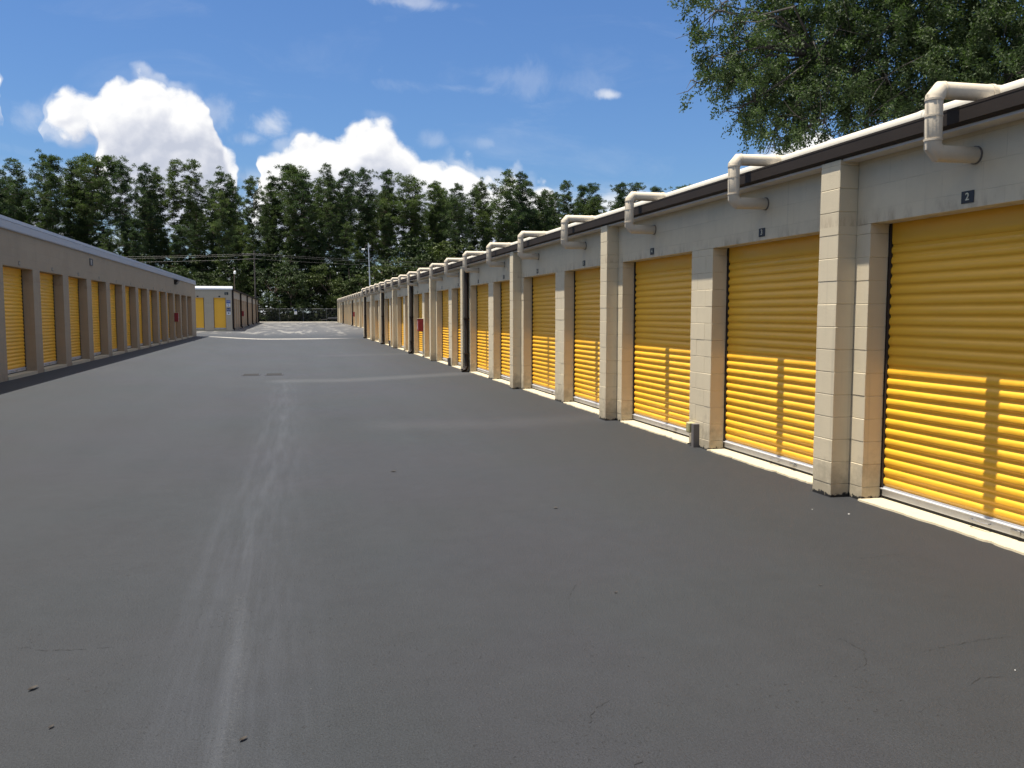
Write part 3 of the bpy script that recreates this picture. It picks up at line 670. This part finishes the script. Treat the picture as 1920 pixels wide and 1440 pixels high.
# ------------------------------------------------------------------ drain, cracks, litter
v = thing('storm_drain', 'pair of dark iron grates let into the asphalt in mid lane', 'drain grate', (-.82, 24.3, 0))
b = MB(); zz = .006
for x0, x1 in ((-1.34, -.86), (-.74, -.26)):
    for q in ((x0, x1, 23.9, 23.96), (x0, x1, 24.64, 24.7), (x0, x0 + .04, 23.96, 24.64), (x1 - .04, x1, 23.96, 24.64)): b.box(*q, -.02, zz)
b.build('frame', 'iron', v)
for x0, x1 in ((-1.34, -.86), (-.74, -.26)):
    b = MB(); n = 8
    for i in range(n): xa = x0 + .045 + (x1 - x0 - .09) * i / n; b.box(xa, xa + .022, 23.961, 24.639, -.02, zz - .002)
    b.build('grate', 'iron', v)
    b = MB(); b.box(x0 + .04, x1 - .04, 23.96, 24.64, .0042, .0046); b.build('pit', 'crack', v)  # flat black sheet under the bars paints the shade inside the drain
CR = [[(-1.388, 4.632), (-1.302, 4.624), (-1.252, 4.569), (-1.075, 4.53), (-0.883, 4.524)], [(1.118, 3.12), (1.17, 3.249), (1.221, 3.311), (1.31, 3.355)],
      [(2.955, 3.464), (3.178, 3.506), (3.375, 3.528), (3.588, 3.526)], [(2.904, 3.09), (3.016, 3.143), (3.129, 3.138)], [(1.526, 4.634), (1.583, 4.768), (1.669, 4.903)], [(3.695, 4.944), (3.922, 4.965), (4.101, 4.974)],
      [(1.15, 2.75), (1.19, 2.83), (1.25, 2.86)], [(2.5, 3.35), (2.62, 3.42), (2.70, 3.55), (2.69, 3.75)]]
b = MB(); cr_ = random.Random(11)
for ln in CR:
    pts = []
    for (ax, ay), (bx, by) in zip(ln[:-1], ln[1:]):
        n = max(3, int(math.hypot(bx - ax, by - ay) / .018))
        for i in range(n): t_ = i / n; pts.append((ax + (bx - ax) * t_ + cr_.uniform(-.005, .005), ay + (by - ay) * t_ + cr_.uniform(-.006, .006)))
    m_ = len(pts)
    for i in range(m_ - 1):
        if cr_.random() < .12: continue
        (ax, ay), (bx, by) = pts[i], pts[i + 1]; wd = .0014 * cr_.uniform(.4, 1.5) * min(1, 4 * i / m_ + .3, 4 * (m_ - i) / m_ + .3)
        L = math.hypot(bx - ax, by - ay) + 1e-6; nx, ny = -(by - ay) / L * wd, (bx - ax) / L * wd
        z_ = gz(ax, ay) + .0025; b.quad((ax - nx, ay - ny, z_), (bx - nx, by - ny, z_), (bx + nx, by + ny, z_), (ax + nx, ay + ny, z_))
tag(b.build('asphalt_crack', 'crack'), kind='structure')
def leaf(label, x, y, L, rot, mt='dleaf', name='dead_leaf', cat='leaf', curl=.35):
    b = MB(); n = 7; z0 = gz(x, y); L *= .68
    for i in range(n + 1):
        t_ = i / n; wd = L * .22 * math.sin(math.pi * min(1, t_ * .95 + .04)) ** .8; s_ = (t_ - .5) * L; zz = z0 + .004 + curl * L * (abs(t_ - .45) ** 1.6)
        for k in (-1, 0, 1):
            lx, ly = s_, k * wd; lz = zz + abs(k) * wd * .55
            b.v.append((x + lx * math.cos(rot) - ly * math.sin(rot), y + lx * math.sin(rot) + ly * math.cos(rot), lz))
    for i in range(n):
        for k in range(2): a = i * 3 + k; b.f.append((a, a + 1, a + 4, a + 3))
    tag(b.build(name, mt, None, True), label, cat, 'bits of litter on the asphalt')
leaf('curled brown leaf lying on the asphalt at the lower left, below the thin crack', -1.144, 4.087, .075, .9)
leaf('small dark leaf nearest the lower left corner of the asphalt', -.97, 3.678, .045, 1.1)
leaf('curled dark leaf beside the pale speckled streak near the camera', -.217, 3.382, .06, .8)
leaf('dry leaf lying alone in mid lane level with the third door', 1.004, 8.942, .09, .1)
leaf('brown leaf between mid lane and the first pilaster', 2.15, 6.9, .07, 2.2)
leaf('tiny dark leaf on bare asphalt right of the streak', 1.838, 4.682, .04, .4)
leaf('dark scrap of leaf in front of the second door', 3.1, 4.5, .035, 2.6)
leaf('white paper scrap on the dark asphalt in front of the first pilaster', 4.246, 6.31, .022, .3, 'chalk', 'paper_scrap', 'litter', .1)
leaf('white paper scrap nearest the sill of the second door', 4.439, 6.081, .035, .1, 'chalk', 'paper_scrap', 'litter', .1)
leaf('tiny white scrap near the right edge of the foreground', 3.232, 3.172, .014, .7, 'chalk', 'paper_scrap', 'litter', .1)

# ------------------------------------------------------------------ chain-link fence
FY, FZ = 137.0, .43
v = thing('chain_link_fence', 'chain-link fence with pipe rail across the far end of the yard', 'fence', (1, FY, FZ))
b = MB(); b.tube([(-40, FY, FZ + 1.98), (46, FY, FZ + 1.98)], .03, 6); b.build('rail', 'galv', v)
for k in range(25):
    x = -40.4 + 3.51 * k + .0; b = MB(); b.tube([(x, FY + .03, FZ - .1), (x, FY + .03, FZ + 2.03)], .036, 7); b.tube([(x, FY + .03, FZ + 2.03), (x, FY + .03, FZ + 2.07)], [.04, .01], 7); b.build('post', 'galv', v)
b = MB(); s_ = .11; x = -40.
def strand(b, xa, za, xb, zb, y):
    w_ = .0035; b.v += [(xa - w_, y, za), (xa + w_, y, za), (xa, y - w_, za), (xb - w_, y, zb), (xb + w_, y, zb), (xb, y - w_, zb)]; n = len(b.v) - 6
    b.f += [(n, n + 1, n + 4, n + 3), (n + 1, n + 2, n + 5, n + 4), (n + 2, n, n + 3, n + 5)]
while x < 44:
    strand(b, x, FZ + .03, x + 1.93, FZ + 1.96, FY - .035); strand(b, x + 1.93, FZ + .03, x, FZ + 1.96, FY - .043); x += s_
b.build('mesh_panel', 'galv', v)
v = thing('fence_sign', 'small white notice with a dark blue top hung on the chain-link fence', 'sign', (.6, FY - .06, 1.52))
b = MB(); b.box(.38, .80, FY - .075, FY - .06, 1.54, 2.02, .003); b.build('panel', 'whitep', v)
b = MB(); b.box(.38, .80, FY - .075, FY - .06, 2.022, 2.30, .003); b.build('header_strip', 'navy', v)
# flat trailer at the end of the far row
v = thing('flatbed_trailer', 'low dark flatbed trailer parked before the fence at the end of the far row', 'trailer', (6.6, 130.5, .42))
b = MB(); b.box(5.2, 8.6, 129.6, 131.4, .93, 1.03, .01); b.box(5.2, 8.6, 129.6, 129.66, 1.031, 1.12); b.build('deck', 'galv', v)
b = MB(); b.box(5.3, 8.5, 129.75, 129.85, .80, .929); b.box(5.3, 8.5, 131.15, 131.25, .80, .929); b.tube([(5.2, 130.5, .85), (4.1, 130.5, .7)], .04, 6); b.build('chassis', 'iron', v)
for x in (6.7, 7.5):
    for y in (129.5, 131.32):
        b = MB(); b.tube([(x, y, .72), (x, y + .18, .72)], .30, 16); wv = b.build('wheel', 'tyre', v)
        b = MB(); b.tube([(x, y - .01, .72), (x, y - .002, .72)], .15, 12); b.build('rim', 'galv', wv)

# ------------------------------------------------------------------ lamp posts, utility pole, lines
v = thing('lamp_post', 'tall thin pale lamp post rising behind the right-hand rows', 'lamp post', (11.15, 127, .4))
b = MB(); b.tube([(11.25, 127, .35), (10.98, 127, 11.9)], [.11, .06], 10); b.build('pole', 'pole', v, True)
b = MB(); b.tube([(10.98, 127, 11.85), (10.6, 127, 11.6), (10.42, 126.95, 11.1)], .018, 6); b.build('arm', 'bark', v)
b = MB(); b.box(10.0, 10.5, 126.8, 127.05, 10.86, 11.04, .04); b.build('lamp_head', 'lampg', v)
v = thing('lamp_post', 'small pale lamp on a dark pole standing among trees behind the white-fascia block', 'lamp post', (-7.5, 127, .4))
b = MB(); b.tube([(-7.7, 127, .35), (-7.7, 127, 8.1)], [.09, .06], 8); b.build('pole', 'bark', v, True)
b = MB(); b.tube([(-7.7, 127, 7.9), (-7.66, 126.7, 8.0)], .03, 6); b.build('arm', 'bark', v)
b = MB(); b.tube([(-7.60, 126.6, 7.2), (-7.60, 126.6, 7.55), (-7.62, 126.6, 7.62)], [.17, .16, .06], 12); b.build('lamp_head', 'lampg', v, True)
UY = 128.0
v = thing('utility_pole', 'weathered wooden utility pole with crossarms against the dark wood', 'utility pole', (-5.0, UY, .4))
b = MB(); b.tube([(-4.95, UY, .3), (-5.0, UY, 10.6)], [.13, .09], 9); b.build('pole', 'wood', v, True)
b = MB(); b.box(-6.6, -3.5, UY - .18, UY - .06, 9.9, 10.02, .01); b.build('crossarm', 'wood', v)
b = MB(); b.box(-6.2, -3.9, UY - .18, UY - .06, 9.35, 9.46, .01); b.build('crossarm', 'wood', v)
for x in (-6.45, -5.9, -4.2, -3.65):
    b = MB(); b.tube([(x, UY - .12, 10.02), (x, UY - .12, 10.1), (x, UY - .12, 10.2)], [.03, .075, .05], 8); b.build('insulator', 'galv', v, True)
for nm, z_, yo in (('topmost', 10.15, -.12), ('middle', 9.95, .3), ('lowest', 9.4, -.2)):
    pts = []
    for seg_ in ((-62, -5.), (-5., 60)):
        for i in range(17): t_ = i / 16; x = seg_[0] + (seg_[1] - seg_[0]) * t_; pts.append((x, UY + yo + .02 * abs(x + 5) * (1 if x > -5 else -.0), z_ - 1.1 * 4 * t_ * (1 - t_) * .8))
    pts = pts[:17] + pts[18:]
    b = MB(); b.tube(pts, .008, 5); tag(b.build('power_line', 'wire'), nm + ' of the three power lines strung in front of the pines', 'power line', 'power lines strung across the tree line')

# ------------------------------------------------------------------ trees
def fast_mesh(name, V, F, mt, leafval=None, smooth=False):
    me = bpy.data.meshes.new(name); n = len(V); k = F.shape[1]; m_ = len(F)
    me.vertices.add(n); me.vertices.foreach_set('co', V.astype(np.float32).ravel())
    me.loops.add(m_ * k); me.loops.foreach_set('vertex_index', F.astype(np.int32).ravel())
    me.polygons.add(m_); me.polygons.foreach_set('loop_start', np.arange(0, m_ * k, k, dtype=np.int32))
    me.update(calc_edges=True)
    if leafval is not None:
        at = me.attributes.new('leaf', 'FLOAT', 'FACE'); at.data.foreach_set('value', leafval.astype(np.float32))
    me.materials.append(M[mt]); me.update(); return me
def leaves(C, D, L, Wd, g):
    """quads: centre C, long direction D (unit), length L, width Wd"""
    n = len(C); A = g.normal(size=(n, 3)); S = np.cross(D, A); S /= np.linalg.norm(S, axis=1, keepdims=True) + 1e-9
    L = np.broadcast_to(np.asarray(L), n)[:, None]; Wd = np.broadcast_to(np.asarray(Wd), n)[:, None]
    V = np.stack([C - D * L / 2, C + S * Wd / 2 - D * L * .05, C + D * L / 2, C - S * Wd / 2 - D * L * .05], 1).reshape(-1, 3)
    return V, np.arange(4 * n).reshape(n, 4)
def unit(g, n): v = g.normal(size=(n, 3)); return v / np.linalg.norm(v, axis=1, keepdims=True)
def pine_proto(seed, H=25.):
    g = np.random.default_rng(seed); b = MB(); pw = g.uniform(.30, .58); lop = g.uniform(0, 6.28); la = g.uniform(.1, .55)
    lean = g.uniform(-1.1, 1.1, 2); base = H * g.uniform(.38, .62)
    trunk = lambda z: np.array([lean[0] * (z / H) ** 1.5, lean[1] * (z / H) ** 1.5, z])
    b.tube([tuple(trunk(z)) for z in np.linspace(-.3, H * .97, 21)], list(np.interp(np.linspace(0, 1, 21), [0, .7, 1], [.30, .21, .05])), 7)
    Cs = []; z = base; wmax = g.uniform(1.9, 3.0)
    while z < H * .96:
        t_ = (z - base) / (H - base); prof = (.40 + 1.5 * t_) if t_ < .4 else max(.08, (1 - t_) / .6) ** pw
        for q in range(g.integers(3, 6)):
            an = g.uniform(0, 2 * math.pi); Lb = wmax * prof * g.uniform(.35, 1.2) * (1 + la * math.cos(an - lop)); rise = g.uniform(.1, .6) * Lb
            if g.random() < .12: continue
            p0 = trunk(z); p1 = p0 + np.array([math.cos(an) * Lb, math.sin(an) * Lb, rise])
            pm = (p0 + p1) / 2 + np.array([0, 0, -.12 * Lb])
            b.tube([tuple(p0), tuple(pm), tuple(p1)], [.05, .035, .015], 4, False)
            for s_ in np.arange(1., .38, -.5 / max(Lb, .5)):
                p = pm + (p1 - pm) * (s_ * 2 - 1) if s_ > .5 else p0 + (pm - p0) * s_ * 2
                Cs.append((p + g.normal(size=3) * np.array([.26, .26, .20]), g.uniform(.38, .66)))
        z += g.uniform(.36, .66) * (1.3 if t_ < .25 else 1.)
    for _ in range(5): Cs.append((trunk(H * .97) + g.normal(size=3) * np.array([.3, .3, .4]), .5))
    for _ in range(g.integers(2, 7)):       # a stray lower limb
        z = g.uniform(base * .62, base); an = g.uniform(0, 6.28); Lb = g.uniform(.8, 2.4); p0 = trunk(z); p1 = p0 + np.array([math.cos(an) * Lb, math.sin(an) * Lb, .3])
        b.tube([tuple(p0), tuple(p1)], [.05, .02], 4, False); Cs.append((p1, .5))
    Ls, Ds, lens, val = [], [], [], []
    for c, r in Cs:
        k = int(62 * (r / .4) ** 1.7); d = unit(g, k); d[:, 2] = d[:, 2] * .8 + .35; d /= np.linalg.norm(d, axis=1, keepdims=True)
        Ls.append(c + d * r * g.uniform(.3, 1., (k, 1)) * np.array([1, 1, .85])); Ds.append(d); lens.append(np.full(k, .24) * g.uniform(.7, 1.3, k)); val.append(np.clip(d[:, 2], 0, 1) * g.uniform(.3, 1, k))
    Cc, Dd_, Le = np.concatenate(Ls), np.concatenate(Ds), np.concatenate(lens); V, F = leaves(Cc, Dd_, Le, Le * .30, g)
    return b.mesh('trunk', 'bark'), fast_mesh('crown', V, F, 'needle', np.concatenate(val))
def broad_proto(seed, H=10., mt='shrub', low=.02):
    g = np.random.default_rng(seed); b = MB(); Rr = H * g.uniform(.34, .46)
    tk = [g.uniform(-.2, .2), g.uniform(-.2, .2), g.uniform(-.5, .5), g.uniform(-.5, .5)]; b.tube([(0, 0, -.3), (tk[0], tk[1], H * .35), (tk[2], tk[3], H * .75)], [.16, .12, .04], 6)
    lob = []
    for _ in range(15):
        an = g.uniform(0, 6.28); rr = Rr * math.sqrt(g.uniform(0, .75)); z = H * g.uniform(.16 + low, .86); sh = math.sqrt(max(.1, 1 - ((z / H - .48) / .56) ** 2))
        c = np.array([math.cos(an) * rr * sh, math.sin(an) * rr * sh, z]); lob.append((c, H * g.uniform(.10, .17)))
        zs_ = min(z * .6, H * .5); b.tube([tuple(np.array([np.interp(zs_, [-.3, H * .35, H * .75], [0, tk[0], tk[2]]), np.interp(zs_, [-.3, H * .35, H * .75], [0, tk[1], tk[3]]), zs_])), tuple(c)], [.05, .02], 4, False)
    Ls, Ds, val = [], [], []
    for c, r in lob:
        nc = 16
        cc = c + unit(g, nc) * r * g.uniform(.55, 1.05, (nc, 1)) * np.array([1.15, 1.15, .8])
        for q in cc:
            k = 26; d = unit(g, k); Ls.append(q + d * g.uniform(.1, .5, (k, 1)) * np.array([1, 1, .6])); d[:, 2] -= .3; d /= np.linalg.norm(d, axis=1, keepdims=True); Ds.append(d); val.append(g.uniform(0, 1, k) ** 2)
    Cc, Dd_ = np.concatenate(Ls), np.concatenate(Ds); V, F = leaves(Cc, Dd_, g.uniform(.22, .42, len(Cc)), .17, g)
    return b.mesh('trunk', 'bark'), fast_mesh('crown', V, F, mt, np.concatenate(val))
ORD = ['first', 'second', 'third', 'fourth', 'fifth', 'sixth', 'seventh', 'eighth', 'ninth', 'tenth', 'eleventh', 'twelfth', 'thirteenth', 'fourteenth', 'fifteenth', 'sixteenth', 'seventeenth', 'eighteenth', 'nineteenth', 'twentieth', 'twenty-first', 'twenty-second', 'twenty-third', 'twenty-fourth', 'twenty-fifth', 'twenty-sixth', 'twenty-seventh', 'twenty-eighth']
PINES = [(-45.7, 144.2, 23.8), (-43.5, 146.3, 23.4), (-41.6, 154.2, 25.8), (-38.1, 151.2, 26.7), (-34.4, 144.3, 25.6), (-33.7, 149.1, 25.0), (-31.5, 149.7, 26.7), (-28.7, 145.2, 24.9), (-28.1, 153.3, 27.1), (-23.9, 144.6, 24.4), (-22.3, 148.5, 25.3), (-20.7, 150.2, 24.9), (-18.0, 149.0, 26.2), (-14.5, 151.2, 26.6), (-11.7, 153.3, 25.7), (-9.9, 156.4, 24.7), (-6.0, 147.0, 23.6), (-3.6, 152.1, 25.0), (-1.0, 152.7, 27.0), (0.9, 147.1, 25.6), (2.5, 143.0, 24.3), (4.9, 156.6, 25.5), (6.4, 147.2, 25.9), (8.9, 147.4, 25.6), (12.8, 155.5, 27.3), (16.7, 151.2, 26.7), (21.2, 149.6, 25.3), (24.9, 153.8, 25.0), (27.5, 143.4, 23.2), (32.5, 152.9, 24.2), (33.3, 148.2, 24.4), (35.8, 144.3, 25.6), (39.7, 152.2, 26.9), (42.8, 156.0, 26.4), (45.6, 155.9, 24.6), (50.5, 161.8, 25.0), (51.5, 157.2, 26.6), (55.7, 163.4, 27.1), (58.7, 163.1, 27.1), (61.7, 156.1, 26.9), (68.3, 164.6, 28.1), (70.8, 162.2, 27.2), (78.5, 162.6, 28.0), (90.3, 164.5, 29.9), (99.4, 159.0, 29.4)]
UNDER = [(-43.8, 141.0, 12.7), (-39.8, 143.0, 11.8), (-34.7, 141.0, 10.5), (-30.6, 142.0, 9.9), (-26.2, 144.0, 10.9), (-21.6, 141.0, 8.4), (-17.1, 142.0, 9.1), (-13.4, 144.0, 8.6), (-9.3, 141.0, 7.3), (-6.2, 143.0, 8.7), (-2.4, 141.0, 10.3), (-0.0, 139.5, 8.6), (3.3, 142.0, 9.6), (6.2, 140.0, 10.0), (9.2, 141.0, 11.3), (12.9, 140.5, 10.5), (16.7, 142.0, 11.2), (21.2, 144.0, 13.3), (24.9, 142.0, 13.9), (29.2, 143.0, 13.6), (33.8, 145.0, 14.8), (37.7, 142.0, 13.3), (43.2, 143.0, 13.9), (49.4, 144.0, 15.0), (56.0, 143.0, 16.0), (64.5, 144.0, 16.3)]
def zone(x, y):
    u = x / y
    if u < -.19: return 0, 'above left row\'s near end'
    if u < -.07: return 1, 'above left row\'s far end'
    if u < .055: return 2, 'above the far chain-link fence'
    if u < .16: return 3, 'around the tall lamp post'
    if u < .26: return 4, 'above right row\'s middle pipes'
    if u < .35: return 5, 'where tree line meets roof'
    if u < .5: return 7, 'at tree line\'s right end'
    return 6, 'behind the big oak'
protoP = [pine_proto(100 + i) for i in range(12)]; protoB = [broad_proto(200 + i) for i in range(6)]
gt = random.Random(21); TREES = []
for (x, y, h) in PINES: TREES.append(('front', x, y, h, gt.uniform(.8, 1.3)))
for i in range(78):
    x = -62 + 2.15 * i + gt.uniform(-1, 1); y = gt.uniform(158, 200)
    if 6 < x / y * 165 < 42 and gt.random() < .3: continue
    TREES.append(('back', x, y, gt.uniform(21, 25.5) * (y / 165) ** .5, gt.uniform(.8, 1.2)))
for i in range(20):
    TREES.append(('back', 7 + 3.6 * i + gt.uniform(-1.3, 1.3), gt.uniform(157, 170), gt.uniform(21.5, 25.5), gt.uniform(.8, 1.15)))
for i in range(48):                        # slim young pines lower in the stand, dense behind the left rows
    x = -58 + 1.75 * i + gt.uniform(-1, 1); y = gt.uniform(141, 156)
    if x > 8 and gt.random() < .6: continue
    TREES.append(('young', x, y, gt.uniform(13, 20.5), gt.uniform(.7, .95)))
cnt = {}
names = {'front': ('tall skyline pine', 'pines on the skyline'), 'back': ('thin pine deep in the wood', 'pines deeper in the wood'), 'young': ('short understorey pine', 'shorter pines under the skyline')}
for kind in ('front', 'back', 'young'):
    L_ = sorted([t_ for t_ in TREES if t_[0] == kind], key=lambda t_: t_[1] / t_[2])
    for n_, (k_, x, y, h, ws) in enumerate(L_):
        zi, zt_ = zone(x, y); cnt[kind, zi] = cnt.get((kind, zi), 0) + 1; o_ = cnt[kind, zi]
        mt_, mc_ = protoP[gt.randrange(12)]; s_ = h / 25.
        r0 = bpy.data.objects.new('pine_tree', None); COL.objects.link(r0); r0.location = (x, y, .43); r0.rotation_euler = (0, 0, gt.uniform(0, 6.28)); r0.scale = (ws * (.55 + .45 * s_), ws * (.55 + .45 * s_), s_)
        tag(r0, ('%s, %s from left, %s' % (names[kind][0], ORD[o_ - 1] if o_ <= 28 else 'number %d' % o_, zt_)), 'pine tree', names[kind][1])
        for nm, me in (('trunk', mt_), ('crown', mc_)):
            o = bpy.data.objects.new(nm, me); COL.objects.link(o); o.parent = r0
UN = [(x, y, h, 'leafy broadleaf tree behind the fence', 'broadleaf trees behind the fence') for x, y, h in UNDER]
for i in range(40):
    x = -52 + 3.0 * i + gt.uniform(-1.2, 1.2); y = gt.uniform(145, 158); UN.append((x, y, gt.uniform(8, 15.5), 'dark broadleaf tree beneath the pines', 'broadleaf trees deeper under the pines'))
for i in range(36):
    x = -48 + 2.9 * i + gt.uniform(-1, 1); UN.append((x, gt.uniform(138.6, 140), gt.uniform(2.6, 4.6), 'low bush behind the fence', 'low bushes against the fence'))
cnt = {}
for (x, y, h, lab, grp) in sorted(UN, key=lambda t_: t_[0] / t_[1]):
    zi, zt_ = zone(x, y); cnt[grp, zi] = cnt.get((grp, zi), 0) + 1; o_ = cnt[grp, zi]
    mt_, mc_ = protoB[gt.randrange(6)]; s_ = h / 10.; bush = h < 5
    r0 = bpy.data.objects.new('bush' if bush else 'broadleaf_tree', None); COL.objects.link(r0); r0.location = (x, y, .43 - (.3 if bush else 0)); r0.rotation_euler = (0, 0, gt.uniform(0, 6.28))
    sx = s_ * (1.5 if bush else 1.0); r0.scale = (sx, sx, s_)
    tag(r0, '%s, %s from left, %s' % (lab, ORD[min(o_, 28) - 1], zt_), 'bush' if bush else 'tree', grp)
    for nm, me in (('stem' if bush else 'trunk', mt_), ('crown', mc_)):
        o = bpy.data.objects.new(nm, me); COL.objects.link(o); o.parent = r0
# weedy undergrowth: a far mass
g = np.random.default_rng(9); n = 26000; C_ = np.stack([g.uniform(-60, 110, n), 137.6 + g.uniform(0, 1, n) ** 1.7 * 30, .35 + g.uniform(0, 1, n) ** 2 * 1.5], 1)
d = unit(g, n); d[:, 2] = abs(d[:, 2]); V, F = leaves(C_, d, g.uniform(.4, .9, n), .3, g)
o = bpy.data.objects.new('undergrowth', fast_mesh('undergrowth', V, F, 'scrub', g.uniform(0, 1, n))); COL.objects.link(o); tag(o, kind='stuff')

# ------------------------------------------------------------------ the oak behind the right row
OAK_LOBES = [(8.59, 16.5, 6.56, 0.62), (8.93, 16.5, 7.44, 0.75), (9.85, 17.0, 7.0, 0.95), (9.1, 16.2, 5.88, 0.55), (9.6, 16.0, 5.49, 0.6), (10.2, 16.5, 6.34, 0.9), (10.98, 17.5, 7.91, 1.2), (10.68, 16.0, 6.46, 1.1), (11.43, 16.5, 7.75, 1.4), (11.35, 15.5, 5.96, 0.95), (12.2, 16.0, 7.0, 1.4), (12.68, 16.0, 8.02, 1.6), (12.44, 15.0, 6.22, 1.1), (13.47, 15.5, 7.28, 1.6), (13.39, 14.5, 6.15, 1.3), (14.17, 15.0, 7.6, 1.8), (15.28, 15.0, 6.94, 1.9), (11.53, 17.0, 9.26, 1.7), (10.58, 18.0, 9.2, 1.1), (13.0, 16.5, 9.77, 2.0), (14.73, 16.0, 9.97, 2.2), (16.27, 15.0, 8.64, 2.3), (16.66, 14.5, 6.79, 1.8), (10.26, 15.5, 5.53, 0.6), (8.63, 17.0, 8.06, 0.5), (16.36, 16.0, 11.04, 2.4)]
oak = thing('oak_tree', 'large leafy oak hanging over the roof behind the nearest right row', 'oak tree', (14.4, 16.4, 0))
g = np.random.default_rng(4); b = MB()
b.tube([(14.4, 16.4, -.3), (14.35, 16.3, 1.8), (14.1, 16.2, 3.6), (13.9, 16.1, 5.2)], [.46, .36, .31, .26], 12)
b.tube([(13.9, 16.1, 5.2), (13.4, 16.0, 6.8), (12.6, 16.1, 8.4), (12.2, 16.4, 10.2)], [.19, .14, .10, .05], 9)
b.tube([(14.1, 16.2, 4.6), (15.2, 15.8, 6.8), (15.9, 15.6, 9.6)], [.2, .15, .07], 9)
b.tube([(13.9, 16.1, 5.2), (12.3, 16.1, 6.5), (10.9, 16.5, 7.1), (9.5, 16.5, 7.2)], [.15, .10, .06, .02], 8)
for (x, y, z_, r) in OAK_LOBES:
    st = min([(13.9, 16.1, 5.2), (13.4, 16.0, 6.8), (12.6, 16.1, 8.4), (12.3, 16.1, 6.5), (10.9, 16.5, 7.1), (15.2, 15.8, 6.8), (15.9, 15.6, 9.6)], key=lambda q: (q[0] - x) ** 2 + (q[1] - y) ** 2 + (q[2] - z_) ** 2 + (0 if q[2] < z_ + .5 else 4))
    for k in range(3):
        e_ = np.array([x, y, z_]) + g.normal(size=3) * r * .35; mid = (np.array(st) + e_) / 2 + g.normal(size=3) * .2 + np.array([0, 0, .15])
        b.tube([st, tuple(mid), tuple(e_)], [.035, .024, .010], 5, False)
        for q in range(5):
            f_ = e_ + g.normal(size=3) * r * .5; b.tube([tuple(e_), tuple((e_ + f_) / 2 + g.normal(size=3) * .05), tuple(f_)], [.013, .009, .004], 4, False)
b.build('trunk', 'obark', oak, True)
Ls, Ds, val = [], [], []
for (x, y, z_, r) in OAK_LOBES:
    c = np.array([x, y, z_]); nc = int(62 * (r / 1.) ** 1.9)
    dd = unit(g, nc); cc = c + dd * r * (g.uniform(.12, 1.12, (nc, 1)) ** .7) * np.array([1.1, 1.05, .95])
    for q, dv in zip(cc, dd):
        k = int(g.integers(80, 125)); ax = dv * .6 + g.normal(size=3) * .45 + np.array([0, 0, -.35]); ax /= np.linalg.norm(ax); Lt = g.uniform(.2, .48)
        t_ = g.uniform(0, 1, (k, 1)); p = q + ax * t_ * Lt + g.normal(size=(k, 3)) * .06 + np.array([0, 0, -.10]) * t_ ** 2
        d_ = ax + unit(g, k) * 1.1; d_[:, 2] -= .15; d_ /= np.linalg.norm(d_, axis=1, keepdims=True); Ls.append(p); Ds.append(d_); val.append(g.uniform(0, 1, k) ** 1.5)
Cc, Dd_ = np.concatenate(Ls), np.concatenate(Ds); V, F = leaves(Cc, Dd_, g.uniform(.055, .095, len(Cc)), g.uniform(.025, .038, len(Cc)), g)
cz = Vector((12.5, 16, 5)); me = fast_mesh('crown', V - np.array(cz), F, 'oak', np.concatenate(val)); link('crown', me, oak, cz)
print('oak leaves', len(Cc))
